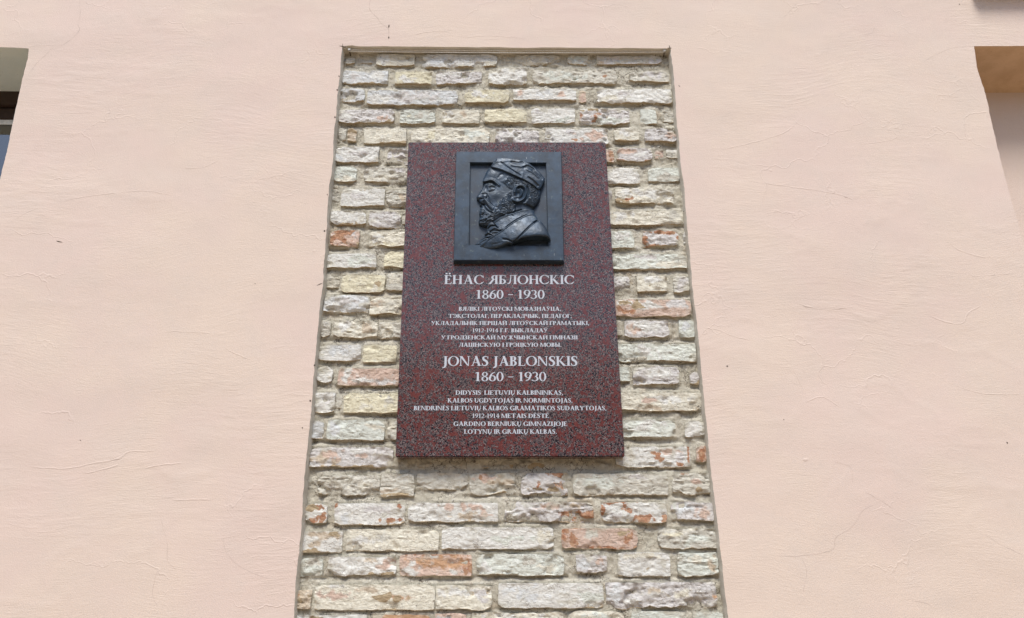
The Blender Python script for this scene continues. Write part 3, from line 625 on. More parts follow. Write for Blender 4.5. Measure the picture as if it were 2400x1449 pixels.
# mortar bed: one rough sheet, fullest just above each brick, hollow under the next
mx = np.arange(E_RL[:, 0].min() - .02, E_RR[:, 0].max() + .02, .0042); mz = np.arange(ZB - .02, ZTR0 + .01, .0042)
X, Z = np.meshgrid(mx, mz[::-1])
Ym = YM - .0055 * fbm(X * 26, Z * 38, 0, 61, 5, .65) * 1.8 - .003 * fbm(X * 6, Z * 6, 0, 66, 2)
wx_ = .003 * fbm(X * 40, Z * 40, 0, 62, 3)
for (xa, xb, za, zb_, yf) in RECTS:
    ix0, ix1 = np.searchsorted(mx, [xa - .03, xb + .03])
    jz = np.where((mz[::-1] > za - .02) & (mz[::-1] < zb_ + .035))[0]
    if len(jz) == 0: continue
    sl = (slice(jz[0], jz[-1] + 1), slice(ix0, ix1))
    x, z = X[sl] + wx_[sl], Z[sl] + wx_[sl]
    inx = sstep(-.012, .006, np.minimum(x - xa, xb - x))
    above = inx * sstep(-.004, .002, z - zb_) * (1 - sstep(.002, .013, z - zb_))
    side = sstep(-.016, -.004, np.minimum(x - xa, xb - x)) * sstep(-.003, .008, np.minimum(z - za, zb_ - z))
    f = np.clip(np.maximum(above, .75 * side), 0, 1)
    full = yf + .0035 + .007 * (fbm(x * 14, z * 14, 0, 63, 3) + .4)
    Ym[sl] = np.where(f > 0, np.minimum(Ym[sl], Ym[sl] * (1 - f) + full * f), Ym[sl])
    under = inx * (z < za) * np.clip((z - za + .007) / .007, 0, 1)
    Ym[sl] += .004 * under
Ym = np.maximum(Ym, .021) + .0016 * fbm(X * 120, Z * 120, 0, 64, 2)
me, _ = grid_mesh('mortar', np.stack([X, Ym, Z], -1), None, True)
link('mortar', me, M_MORTAR, bw)

# ------------------------------------------------------------------ granite memorial plaque
YG, YGB = -.010, .040
def slab():
    f = unproj([957, 1419.5, 1464.5, 926.5], [333, 333, 1070.5, 1071.5], YG)
    bm = bmesh.new()
    vs = [bm.verts.new(p) for p in f] + [bm.verts.new((p[0], YGB, p[2])) for p in f]
    for q in ((3, 2, 1, 0), (4, 5, 6, 7), (0, 1, 5, 4), (1, 2, 6, 5), (2, 3, 7, 6), (3, 0, 4, 7)): bm.faces.new([vs[i] for i in q])
    bmesh.ops.recalc_face_normals(bm, faces=bm.faces[:])
    bmesh.ops.bevel(bm, geom=bm.edges[:], offset=.0028, segments=2, affect='EDGES')
    me = bpy.data.meshes.new('granite_slab'); bm.to_mesh(me); bm.free()
    return me, f
sl_me, sf = slab()
plq = empty('memorial_plaque', (float(sf[:, 0].mean()), YGB, float(sf[2, 2])), label='polished red granite memorial plaque with bronze portrait relief and pale lettering in two languages', category='plaque')
link('granite_slab', sl_me, M_GRANITE, plq)

# --- lettering: every letter drawn from stems, hairlines, bowls and serifs (cap height 1)
TK, TN, SF, SH = .185, .062, .075, .045
def rect(x0, y0, x1, y1): return [(x0, y0), (x1, y0), (x1, y1), (x0, y1)]
def quadline(x0, y0, x1, y1, w): return [(x0 - w / 2, y0), (x0 + w / 2, y0), (x1 + w / 2, y1), (x1 - w / 2, y1)]
def serif(x, y, w=.30, up=0): return rect(x - w / 2, y, x + w / 2, y + SH)
def stem(x, w=None, bot=0.0, top=1.0, sb=True, st_=True):
    w = TK if w is None else w
    o = [rect(x, bot, x + w, top)]
    if sb: o += [rect(x - SF, bot, x + w + SF, bot + SH), [(x - .03, bot), (x + w + .03, bot), (x + w, bot + .12), (x, bot + .12)]]
    if st_: o += [rect(x - SF, top - SH, x + w + SF, top), [(x, top - .12), (x + w, top - .12), (x + w + .03, top), (x - .03, top)]]
    return o
def arc(cx, cy, rx, ry, a0, a1, T=None, t=None, n=None):
    T = TK if T is None else T; t = TN if t is None else t
    n = n or max(6, int(abs(a1 - a0) / 11)); o = []
    A = [math.radians(a0 + (a1 - a0) * k / n) for k in range(n + 1)]
    for p, q in zip(A[:-1], A[1:]):
        o.append([(cx + (rx - T) * math.cos(p), cy + (ry - t) * math.sin(p)), (cx + rx * math.cos(p), cy + ry * math.sin(p)),
                  (cx + rx * math.cos(q), cy + ry * math.sin(q)), (cx + (rx - T) * math.cos(q), cy + (ry - t) * math.sin(q))])
    return o
def sweep(pts, ws, n=6):
    L = smooth_line(pts, n); W_ = np.interp(np.linspace(0, 1, len(L)), np.linspace(0, 1, len(ws)), ws)
    L = np.array(L); d = np.gradient(L, axis=0); d /= np.linalg.norm(d, axis=1)[:, None] + 1e-9
    nn = np.stack([-d[:, 1], d[:, 0]], 1); A = L + nn * W_[:, None] / 2; B = L - nn * W_[:, None] / 2
    return [[tuple(A[i]), tuple(B[i]), tuple(B[i+1]), tuple(A[i+1])] for i in range(len(L) - 1)]
def dot(cx, cy, r): return [[(cx + r * math.cos(k * math.pi / 5), cy + r * math.sin(k * math.pi / 5)) for k in range(10)]]
def mirror(polys, w): return [[(w - x, y) for x, y in reversed(p)] for p in polys]
def shift(polys, dx, dy=0): return [[(x + dx, y + dy) for x, y in p] for p in polys]
def g_A():
    return [quadline(.17, 0, .47, 1, TN * 1.15), quadline(.76, 0, .46, 1.02, TK * 1.08), rect(.26, .30, .68, .30 + TN), serif(.17, 0, .26), serif(.77, 0, .36)], .93
def g_O(w=.96): return arc(w / 2, .5, w / 2, .52, 0, 360, TK, TN * .9), w
def g_C():
    return arc(.47, .5, .47, .52, 42, 318) + [[(.77, .70), (.83, .66), (.84, .97), (.76, .88)], [(.80, .14), (.86, .26), (.82, .30), (.76, .16)]], .86
def bowl(x, cy, rx, ry, t=None):
    t = TN if t is None else t
    return [rect(x, cy + ry - t, x + .1, cy + ry), rect(x, cy - ry, x + .1, cy - ry + t)] + arc(x + .1, cy, rx, ry, -90, 90, TK, t)
def bar(x0, x1, y, t=None):
    t = TN if t is None else t
    return [rect(x0, y, x1, y + t)]
def arm(x0, x1, y, up):   # a horizontal arm ending in a beak
    if up: return [rect(x0, y, x1, y + TN), [(x1 - .09, y), (x1, y), (x1 + .03, y + .26), (x1 - .005, y + .24)]]
    return [rect(x0, y - TN, x1, y), [(x1 - .01, y - .24), (x1 + .02, y - .25), (x1, y), (x1 - .08, y)]]
def g_E():
    return stem(SF) + arm(SF + .1, .62, 0, True) + arm(SF + .1, .58, 1, False) + bar(SF + .1, .46, .49) + [rect(.43, .40, .475, .64)], .67
def g_K():
    return stem(SF) + [quadline(.27, .46, .62, 1, TN * 1.3), [(.26, .50), (.42, .56), (.86, 0), (.62, 0)], serif(.63, 1 - SH, .26), serif(.76, 0, .30)], .88
def g_N():
    return stem(SF, TN * 1.2, sb=True) + stem(.74, TN * 1.2, sb=False) + [[(.02, 1), (.24, 1), (.81, 0), (.78, -.03), (.62, .1)]], .92
def g_S():
    return sweep([(.53, .84), (.42, .965), (.22, .955), (.125, .80), (.20, .62), (.40, .46), (.47, .24), (.35, .045), (.15, .035), (.06, .17)], [.05, .07, .10, .17, .21, .20, .17, .11, .07, .05]) + [[(.50, .72), (.55, .72), (.56, 1.0), (.50, .93)], [(.03, -.0), (.09, .06), (.07, .28), (.02, .28)]], .60
def g_shcha(n, desc=False):
    o = []; g_ = .47
    for k in range(n): o += stem(SF + k * g_)
    wd = SF * 2 + TK + (n - 1) * g_
    o += bar(SF, wd - SF, 0)
    if desc: o += [rect(wd - .04, -.2, wd + .04, SH)]; wd += .02
    return o, wd
def g_L_cyr():   # Л
    return stem(.60) + [rect(.24, 1 - SH * 1.3, .85, 1)] + sweep([(.32, .98), (.30, .55), (.22, .14), (.03, .05)], [.07, .08, .12, .10]), .86
def g_D_cyr():   # Д
    return [rect(.60, .03, .60 + TK, 1), rect(.22, 1 - SH * 1.3, .86, 1), rect(.0, 0, .90, TN), rect(.0, -.19, .055, TN), rect(.845, -.19, .90, TN)] + sweep([(.33, .98), (.30, .5), (.17, .04)], [.07, .08, .09]), .90
def g_zh():
    c = .54
    return stem(c - TK / 2) + [quadline(c - .05, .48, .22, 1, TN * 1.3), quadline(c + .05, .48, 2 * c - .22, 1, TN * 1.3), [(c, .56), (c - .12, .54), (.04, 0), (.24, 0)], [(c + .12, .54), (c, .56), (2 * c - .24, 0), (2 * c - .04, 0)], serif(.2, 1 - SH, .2), serif(2 * c - .2, 1 - SH, .2), serif(.12, 0, .22), serif(2 * c - .12, 0, .22)], 2 * c
def g_Z_cyr():
    return arc(.24, .745, .27, .275, -90, 150) + arc(.23, .265, .32, .285, -150, 90) + [rect(.14, .47, .26, .47 + TN), [(.0, .80), (.05, .80), (.06, 1), (.0, .92)], [(0, .0), (.05, .08), (.05, .22), (0, .24)]], .58
def g_E_rev():
    return mirror(arc(.47, .5, .47, .52, 42, 318) + [[(.77, .70), (.83, .66), (.84, .97), (.76, .88)], [(.80, .14), (.86, .26), (.82, .30), (.76, .16)]], .86) + [rect(.3, .47, .75, .47 + TN)], .86
def breve(cx): return sweep([(cx - .16, 1.24), (cx - .10, 1.12), (cx, 1.08), (cx + .10, 1.12), (cx + .16, 1.24)], [.06, .07, .09, .07, .06], 3)
def ogonek(cx): return sweep([(cx + .05, .03), (cx - .08, -.12), (cx - .02, -.24), (cx + .12, -.22)], [.08, .09, .08, .04], 3)
def g_Y_cyr():
    return [quadline(.72, 1, .42, .26, TN * 1.2), [(.03, 1), (.26, 1), (.54, .34), (.46, .22)], serif(.15, 1 - SH, .32), serif(.72, 1 - SH, .24)] + sweep([(.50, .38), (.40, .10), (.27, -.01), (.12, .05)], [.07, .08, .09, .13]), .84
def g_I(): return stem(SF), SF * 2 + TK
def g_H(): return stem(SF) + stem(.62) + bar(.2, .7, .48), .62 + TK + SF
def g_P_cyr(): return stem(SF) + stem(.60) + bar(.1, .7, 1 - TN), .60 + TK + SF
def g_T(): return stem(.36, st_=False) + [rect(.02, 1 - TN, .88, 1), [(.0, .76), (.04, .76), (.11, 1), (.01, 1)], [(.86, .76), (.90, .76), (.89, 1), (.79, 1)]], .90
def g_V(): return [[(.06, 1), (.28, 1), (.53, .10), (.46, -.02)], quadline(.80, 1, .48, 0, TN * 1.1), serif(.17, 1 - SH, .34), serif(.80, 1 - SH, .24)], .92
def g_M():
    return stem(SF, TN * 1.2) + stem(.86) + [[(.06, 1), (.27, 1), (.58, .16), (.50, 0)], [(.50, 0), (.58, 0), (.94, 1), (.86, 1)]], 1.12
def g_J(low=-.22): return [rect(.20, .1, .20 + TK, 1), rect(.20 - SF, 1 - SH, .20 + TK + SF, 1)] + sweep([(.29, .2), (.285, .02), (.20, -.14), (.03, -.22)], [TK, TK * .95, .14, .06]), .46
def g_U(): return [rect(.08, .3, .08 + TK, 1), rect(.0, 1 - SH, .34, 1), rect(.70, .35, .70 + TN, 1), rect(.62, 1 - SH, .86, 1)] + arc(.42, .35, .345, .37, 180, 360, TK * .8, TN * 1.3), .87
def g_G():
    o, w = g_C(); return o[:-1] + stem(.66, bot=.02, top=.44, sb=False), .92
def g_R(): return stem(SF) + bowl(SF + TK - .05, .74, .30, .26) + [[(.34, .50), (.50, .54), (.86, 0), (.64, 0)], serif(.78, 0, .26)], .86
def g_ya(): return mirror([p for p in g_R()[0]], .86), .86
def g_soft(x=None):
    x = SF if x is None else x
    return stem(x) + bowl(x + TK - .05, .29, .33, .29), x + TK + .36
def g_yery():
    o, w = g_soft(); return o + stem(w + .05), w + .05 + TK + SF
def g_yu():
    return stem(SF) + bar(.2, .50, .48) + arc(.86, .5, .43, .52, 0, 360, TK, TN), 1.30
def g_ch(): return stem(.56) + [rect(.07, .60, .07 + TK, 1), rect(.0, 1 - SH, .33, 1)] + arc(.36, .62, .285, .20, 180, 300, TK, TN * 1.3) + bar(.42, .60, .44, TN), .56 + TK + SF
def one(): return stem(.16, .17, st_=False, top=.99) + [[(.03, .86), (.2, .88), (.33, 1.0), (.2, 1.0), (.05, .92)]], .50
def d0(): return arc(.30, .5, .30, .52, 0, 360, .155, TN), .60
def d6(): return arc(.31, .31, .30, .33, 0, 360, .15, TN) + sweep([(.13, .34), (.17, .62), (.32, .86), (.53, .985)], [.15, .14, .10, .05]), .61
def d9(): return [[(.61 - x, 1 - y) for x, y in p] for p in d6()[0]], .61
def d8(): return arc(.29, .25, .28, .27, 0, 360, .14, TN) + arc(.29, .76, .24, .25, 0, 360, .12, TN), .58
def d3(): return arc(.22, .74, .26, .27, -80, 150, .14, TN) + arc(.20, .27, .32, .28, -150, 85, .15, TN), .54
def d2(): return arc(.27, .70, .25, .31, -15, 155, .15, TN) + sweep([(.45, .66), (.36, .42), (.08, .07)], [.14, .10, .06]) + [rect(.03, 0, .54, .12)], .58
def d4(): return [rect(.34, 0, .50, 1), rect(.02, .25, .62, .36), [(.02, .28), (.10, .28), (.42, .95), (.36, 1)], rect(.26, 0, .58, SH)], .64
def base_g(ch):
    t = {'А': g_A, 'A': g_A, 'О': g_O, 'O': g_O, 'С': g_C, 'C': g_C, 'Е': g_E, 'E': g_E, 'К': g_K, 'K': g_K, 'Н': g_H, 'H': g_H, 'І': g_I, 'I': g_I, 'П': g_P_cyr, 'Т': g_T, 'T': g_T, 'М': g_M, 'M': g_M,
         'N': g_N, 'S': g_S, 'J': g_J, 'U': g_U, 'V': g_V, 'G': g_G, 'R': g_R, 'Я': g_ya, 'Л': g_L_cyr, 'Д': g_D_cyr, 'Ж': g_zh, 'З': g_Z_cyr, 'Э': g_E_rev, 'У': g_Y_cyr, 'Ю': g_yu, 'Ч': g_ch, 'Ь': g_soft, 'Ы': g_yery,
         '1': one, '0': d0, '6': d6, '9': d9, '8': d8, '3': d3, '2': d2, '4': d4}
    if ch in t: return t[ch]()
    if ch in 'BВ': return stem(SF) + bowl(SF + TK - .05, .755, .26, .245) + bowl(SF + TK - .05, .27, .31, .27), .68
    if ch in 'PР': return stem(SF) + bowl(SF + TK - .05, .72, .32, .28), .66
    if ch == 'D': return stem(SF) + bowl(SF + TK - .05, .5, .55, .5), .90
    if ch == 'L': return stem(SF) + arm(SF + .1, .62, 0, True), .66
    if ch == 'Г': return stem(SF) + arm(SF + .1, .58, 1, False), .62
    if ch == 'Б': return stem(SF) + arm(SF + .1, .58, 1, False) + bowl(SF + TK - .05, .28, .33, .28), .70
    if ch == 'Ш': return g_shcha(3)
    if ch == 'Ц':
        return g_shcha(2, True)
    if ch == 'И': return stem(SF) + stem(.66) + [[(.22, .08), (.30, .08), (.70, .92), (.62, .92)]], .66 + TK + SF
    if ch == 'Y': return [rect(.36, 0, .36 + TK, .46), serif(.45, 0, .36), [(.02, 1), (.26, 1), (.54, .42), (.37, .42)], quadline(.76, 1, .50, .42, TN * 1.2), serif(.14, 1 - SH, .32), serif(.76, 1 - SH, .24)], .88
    if ch == 'Z': return [rect(.03, 0, .70, TN), rect(.05, 1 - TN, .68, 1), [(.02, 0), (.24, 0), (.70, 1), (.48, 1)], [(.05, 1), (.02, .76), (.06, .76), (.13, 1)], [(.62, 0), (.70, 0), (.74, .25), (.70, .25)]], .74
    if ch == '-': return [rect(.04, .36, .34, .44)], .38
    if ch == '–': return [rect(.0, .42, .42, .50)], .42
    if ch == '.': return dot(.12, .08, .09), .24
    if ch == ',': return dot(.13, .08, .09) + [[(.07, .05), (.21, .06), (.15, -.14), (.06, -.2)]], .26
    return [], .3
def glyph(ch):
    if ch == 'Ё': o, w = g_E(); return o + dot(.18, 1.17, .085) + dot(.46, 1.17, .085), w
    if ch == 'Ў': o, w = g_Y_cyr(); return o + breve(w / 2), w
    if ch == 'Й': o, w = base_g('И'); return o + breve(w / 2), w
    if ch == 'Ė': o, w = g_E(); return o + dot(.33, 1.17, .085), w
    if ch == 'Ų': o, w = g_U(); return o + ogonek(w * .5), w
    return base_g(ch)
_gc = {}
THICK = {False: (.185, .062, .075, .045), True: (.215, .088, .06, .065)}
def glyph_mesh(ch, small=False):
    """union of the pieces, triangulated without overlaps"""
    global TK, TN, SF, SH
    if (ch, small) in _gc: return _gc[(ch, small)]
    TK, TN, SF, SH = THICK[small]
    polys, w = glyph(ch); V, Fs = [], []
    for p in polys:
        a = sum(p[i][0] * p[(i+1) % len(p)][1] - p[(i+1) % len(p)][0] * p[i][1] for i in range(len(p)))
        if abs(a) < 1e-6: continue
        if a < 0: p = p[::-1]
        b = len(V); V += [Vector(q) for q in p]; Fs.append(list(range(b, b + len(p))))
    if V:
        r = delaunay_2d_cdt(V, [], Fs, 0, 1e-5, True)
        vo, fo, of = r[0], r[2], r[5]
        tri = [list(f) for f, o in zip(fo, of) if len(o)]
        vo = [(v.x, v.y) for v in vo]
    else: vo, tri = [], []
    _gc[(ch, small)] = (vo, tri, w); return _gc[(ch, small)]
LINES = [
 ('ЁНАС ЯБЛОНСКІС', 1041, 1346, 645, 666, .09, .32), ('1860  –  1930', 1115.5, 1276.5, 680, 700.3, .07, .16),
 ('ВЯЛІКІ ЛІТОЎСКІ МОВАЗНАЎЦА,', 1075, 1315, 719.4, 728.5, .09, .30), ('ТЭКСТОЛАГ, ПЕРАКЛАДЧЫК, ПЕДАГОГ,', 1050.5, 1340, 736.2, 745.3, .08, .28), ('УКЛАДАЛЬНІК ПЕРШАЙ ЛІТОЎСКАЙ ГРАМАТЫКІ,', 1010.4, 1381, 752.8, 762, .08, .28),
 ('1912-1914 Г.Г. ВЫКЛАДАЎ', 1107, 1284, 770, 779, .08, .28), ('У ГРОДЗЕНСКАЙ МУЖЧЫНСКАЙ ГІМНАЗІІ', 1033.6, 1354, 786.6, 795.6, .08, .28), ('ЛАЦІНСКУЮ І ГРЭЦКУЮ МОВЫ.', 1075, 1316, 803.7, 812.9, .09, .30),
 ('JONAS JABLONSKIS', 1036, 1354.5, 835.2, 857.6, .07, .26), ('1860  –  1930', 1113, 1280.5, 872.3, 893.5, .07, .16),
 ('DIDYSIS  LIETUVIŲ KALBININKAS,', 1067.7, 1320, 915.3, 925.4, .08, .25), ('KALBOS UGDYTOJAS IR NORMINTOJAS,', 1049, 1342, 933.6, 943.7, .08, .28), ('BENDRINĖS LIETUVIŲ KALBOS GRAMATIKOS SUDARYTOJAS,', 969.5, 1421.6, 951.5, 961.8, .08, .28),
 ('1912-1914 METAIS DĖSTĖ', 1106.7, 1286.8, 969.7, 979.8, .08, .28), ('GARDINO BERNIUKŲ GIMNAZIJOJE', 1062.8, 1329.5, 988.3, 998.5, .08, .28), ('LOTYNŲ IR GRAIKŲ KALBAS.', 1087.5, 1305, 1006.5, 1016.8, .08, .28)]
for txt, x0, x1, yt, yb, ls, sp in LINES:
    ls *= .45; sp *= 1.15
    Yl = YG - .0007
    A, B = unproj(x0, yb, Yl), unproj(x1, yb, Yl); T = unproj(x0, yt, Yl); hcap = T[2] - A[2]
    cur = 0; items = []
    for ch in txt:
        if ch == ' ': cur += sp; continue
        vo, tri, w = glyph_mesh(ch, yb - yt < 14); items.append((cur, vo, tri)); cur += w + ls
    tot = cur - ls; sx = (B[0] - A[0]) / tot
    V, Fc = [], []
    for cx_, vo, tri in items:
        b = len(V); V += [(A[0] + (x + cx_) * sx, Yl, A[2] + (B[2] - A[2]) * (x + cx_) / tot + y * hcap) for x, y in vo]; Fc += [[b + i for i in t] for t in tri]
    link('inscription_line', mesh('inscription_line', V, Fc, False), M_LETTER, plq)

# --- bronze relief: frame with a sunk field, and the portrait in high relief
YP, YPF = -.036, -.023                                      # face of the frame, floor of the field
relief = empty('bronze_relief', (0, YG, 0)); relief.parent = plq; relief.location = Vector((float(unproj(1192, 611, YP)[0]), YG, float(unproj(1192, 611, YP)[2]))) - Vector(plq.location)
def link2(name, me, mat, **pr):
    o = bpy.data.objects.new(name, me); COL.objects.link(o); me.materials.append(mat); o.parent = relief
    o.location = -(Vector(relief.location) + Vector(plq.location))
    for k, v in pr.items(): o[k] = v
    return o
out_ = unproj([1069.8, 1315, 1321, 1063.8], [355, 356, 610.5, 610], YP); inn = unproj([1101.5, 1280, 1285.5, 1098.8], [381, 382, 577, 574], YP)
def panel():
    bm = bmesh.new()
    Pm = [out_ + np.array([0, 0, 0])]
    o0 = [bm.verts.new(p) for p in out_]; i0 = [bm.verts.new(p) for p in inn]
    cxm = out_[:, 0].mean(); czm = out_[:, 2].mean()
    flare = np.array([[np.sign(p[0] - cxm) * .0035, 0, np.sign(p[2] - czm) * .0035] for p in out_])
    ob = [bm.verts.new((p[0] + f[0], YG - .0002, p[2] + f[2])) for p, f in zip(out_, flare)]
    ib = [bm.verts.new((p[0] - np.sign(p[0] - cxm) * .0012, YPF, p[2] - np.sign(p[2] - czm) * .0012)) for p in inn]
    for k in range(4):
        j = (k + 1) % 4
        bm.faces.new((o0[k], o0[j], i0[j], i0[k])); bm.faces.new((o0[k], ob[k], ob[j], o0[j])); bm.faces.new((i0[k], i0[j], ib[j], ib[k]))
    bm.faces.new(ob[::-1])
    bmesh.ops.recalc_face_normals(bm, faces=bm.faces[:])
    ed = [e for e in bm.edges if (e.verts[0] in o0 and e.verts[1] in o0) or (e.verts[0] in i0 and e.verts[1] in i0) or (e.verts[0] in o0 and e.verts[1] in ob)]
    bmesh.ops.bevel(bm, geom=ed, offset=.0016, segments=2, affect='EDGES')
    me = bpy.data.meshes.new('relief_frame'); bm.to_mesh(me); bm.free()
    fl = mesh('relief_field', [(p[0] - np.sign(p[0] - cxm) * .0010, YPF + .0006, p[2] - np.sign(p[2] - czm) * .0010) for p in inn], [(0, 1, 2, 3)], False)
    return me, fl
fr, fl = panel()
link2('relief_frame', fr, M_BRONZE); link2('relief_field', fl, M_BRONZE_FLOOR)

# portrait: traced outline (tenths of a photo pixel from 1080,360), heights in mm above the field, each vertex set on its own depth
OUT = [(830,110),(1000,103),(1200,115),(1400,150),(1600,230),(1750,350),(1880,480),(1970,580),(1960,650),(1905,770),(1862,840),(1872,930),(1860,1030),(1822,1130),(1770,1210),(1712,1268),(1690,1300),(1705,1335),(1730,1415),(1772,1485),(1812,1555),(1860,1575),(1930,1650),(2000,1745),(2052,1850),(2092,1950),(2112,2040),(2090,2020),(2050,1975),(1990,1950),(1850,1936),(1700,1938),(1550,1952),(1420,1985),(1330,2030),(1262,2055),(1200,2102),(1100,2108),(1000,2155),(860,2215),(700,2242),(560,2240),(450,2205),(380,2165),(330,2140),(400,2080),(480,2000),(565,1935),(555,1895),(590,1840),(605,1780),(622,1700),(575,1712),(490,1692),(420,1645),(415,1600),(440,1530),(450,1450),(430,1420),(440,1350),(462,1290),(490,1258),(492,1230),(440,1195),(432,1165),(445,1130),(432,1102),(380,1078),(366,1025),(410,960),(470,870),(522,790),(545,735),(520,700),(508,650),(525,595),(555,540),(590,450),(640,378),(700,305),(740,240),(790,160)]
STP = 7.0
gu = np.arange(300, 2150, STP); gv = np.arange(80, 2270, STP)
GX, GY = np.meshgrid(gu, gv)
sdo = poly_sdf(GX, GY, OUT)
Hh = 11 + 8 * (1 - np.exp(-np.clip(sdo, 0, None) / 170)) - 5.5 * np.exp(-np.clip(sdo, 0, None) / 16)
wp = 14 * fbm(GX / 90, GY / 90, 0, 80, 3)
def region(poly, amp, soft=14, w=0.0):
    global Hh
    Hh = Hh + amp * sstep(-soft, soft, poly_sdf(GX + wp * w, GY + wp * w, smooth_line(poly + [poly[0]], 3)))
def ln(pts, amp, sg, taper=True):
    global Hh
    Hh = Hh + .95 * amp * np.exp(-(line_dist(GX, GY, smooth_line(pts, 5)) / sg) ** 2)
def blob(cx, cy, rx, ry, amp):
    global Hh
    Hh = Hh + amp * np.exp(-((GX - cx) / rx) ** 2 - ((GY - cy) / ry) ** 2)
# cap with turned-up band
CAP = [(700,318),(900,362),(1100,442),(1300,532),(1500,622),(1700,742),(1852,838),(2040,600),(1900,420),(1700,230),(1400,80),(800,40),(640,300)]
region(CAP, 6.0, 9)
region([(700,318),(900,362),(1100,442),(1300,532),(1440,595),(1400,520),(1250,425),(1100,325),(960,215),(860,225),(760,268)], 2.2, 9)
ln([(950,205),(1100,318),(1250,418),(1400,512)], -3.0, 13); ln([(745,268),(860,218),(950,205)], -2.0, 12)
ln([(1190,195),(1330,222),(1450,212)], -4.0, 22); ln([(1200,270),(1330,290),(1450,300),(1520,270)], 2.5, 26)
ln([(1470,320),(1560,300),(1650,345),(1700,380)], -5.0, 26); ln([(1560,380),(1700,450),(1820,560)], 2.6, 20); ln([(1600,530),(1720,610),(1830,725)], 3.0, 16)
ln([(1570,560),(1690,650),(1800,760)], -2.2, 15); ln([(1680,400),(1800,500),(1900,600)], -2.6, 20); ln([(780,215),(820,150),(845,118)], -2.0, 10); ln([(850,118),(1000,116),(1200,130),(1400,165),(1590,245),(1740,360),(1870,500)], 1.8, 13)
ln([(1440,330),(1450,450),(1440,560)], 1.0, 30); ln([(960,190),(1080,170),(1180,175)], 1.6, 22)
# brow, eye, nose
ln([(512,648),(600,640),(700,612),(790,645),(895,742)], 5.0, 26); ln([(560,690),(640,672),(740,682),(820,745)], -6.5, 22); ln([(640,700),(740,700),(850,760)], 1.5, 10)
ln([(655,775),(730,742),(835,775)], 2.6, 11); ln([(670,800),(740,790),(800,800)], -2.6, 9); blob(715, 812, 45, 22, 1.6); ln([(650,868),(730,838),(800,848)], 2.2, 10); ln([(672,905),(740,880),(810,838)], -2.4, 9)
blob(590, 800, 30, 50, -3.5); ln([(565,750),(480,890),(405,1000)], 2.5, 42); blob(555, 995, 52, 40, 3.6); ln([(500,950),(560,935),(605,945),(622,1000),(605,1050)], -3.2, 10); blob(425, 1015, 40, 36, 1.8); blob(490, 1065, 45, 15, -5)
blob(800, 950, 150, 110, 2.5); ln([(640,1010),(660,1120),(740,1230)], -2.2, 16); blob(760, 480, 140, 110, 2.0); ln([(880,560),(930,500),(980,490)], -1.6, 24)
# moustache, mouth, chin beard
ln([(465,1125),(540,1075),(600,1130),(660,1215),(735,1290)], 4.2, 34)
for k in range(9):
    t = k / 8; x, y = 520 + 200 * t, 1085 + 210 * t
    ln([(x + 25, y - 38), (x - 5, y), (x - 12, y + 42)], -2.0, 8); ln([(x + 38, y - 34), (x + 8, y + 4), (x, y + 46)], 1.5, 8)
ln([(440,1165),(500,1190),(545,1200)], -7.0, 20); ln([(540,1200),(560,1265),(640,1345),(750,1400)], -4.5, 15); blob(500, 1360, 50, 45, 3.0)
ln([(470,1330),(540,1330),(560,1380),(520,1430),(500,1450)], -2.8, 10); ln([(440,1500),(520,1485),(560,1450),(640,1440)], -2.8, 11); ln([(430,1560),(520,1530),(620,1500),(700,1440)], 2.6, 14); ln([(425,1620),(470,1580),(540,1600),(600,1560)], -3.5, 12); ln([(560,1640),(600,1570),(680,1540),(760,1560)], 2.5, 14)
# ear
blob(1400, 930, 150, 190, 2.0)
ln([(1262,900),(1290,800),(1370,742),(1460,752),(1520,820),(1532,920),(1500,1020),(1430,1085),(1340,1118),(1245,1100),(1216,1065)], 6.5, 21)
ln([(1345,800),(1400,800),(1440,830)], -6.0, 24); blob(1345, 950, 55, 75, -7.5); ln([(1380,810),(1440,860),(1425,950),(1360,1005),(1255,1030)], 4.0, 15); ln([(1470,830),(1480,920),(1440,1010),(1370,1060)], -4.0, 13)
blob(1268, 930, 30, 45, 4.0); blob(1250, 1075, 40, 30, 2.5); ln([(1560,790),(1572,930),(1530,1050),(1450,1130),(1340,1165),(1250,1150)], -5.0, 22)
# hair and beard: combed waves inside their outlines
def hair(poly, ang, lam, amp, seed, soft=30):
    global Hh
    m = sstep(-soft * .3, soft, poly_sdf(GX, GY, poly))
    a = np.radians(ang) + .55 * fbm(GX / 260, GY / 260, 0, seed, 2) * 2
    ph = (GX * -np.sin(a) + GY * np.cos(a)) / lam * 6.283 + 5.5 * fbm(GX / 130, GY / 130, 0, seed + 3, 3)
    s = np.sin(ph); wv = np.sign(s) * np.abs(s) ** .8 + .35 * np.sin(ph * 2.1 + 1)
    Hh = Hh + .85 * amp * m * wv * (.75 + .5 * fbm(GX / 70, GY / 70, 0, seed + 7, 2)) + 1.2 * m
hair([(930,650),(1120,530),(1330,570),(1540,650),(1620,700),(1560,760),(1450,715),(1340,725),(1250,800),(1200,860),(1120,820),(1040,740)], 158, 66, 2.0, 90)
hair([(1560,680),(1800,830),(1862,960),(1820,1130),(1712,1262),(1600,1210),(1470,1170),(1560,1080),(1600,930),(1560,800)], 20, 72, 2.1, 95)
hair([(1190,860),(1205,1060),(1290,1210),(1250,1350),(1100,1440),(950,1450),(820,1500),(700,1600),(560,1700),(430,1640),(440,1530),(560,1430),(700,1400),(780,1330),(850,1180),(960,1060),(1060,940)], 150, 68, 2.0, 101)
ln([(960,1390),(1060,1430),(1150,1440)], 2.2, 10); ln([(830,1440),(900,1400),(980,1380)], 2.2, 12); ln([(1100,1400),(1180,1440),(1230,1460)], -2, 10)
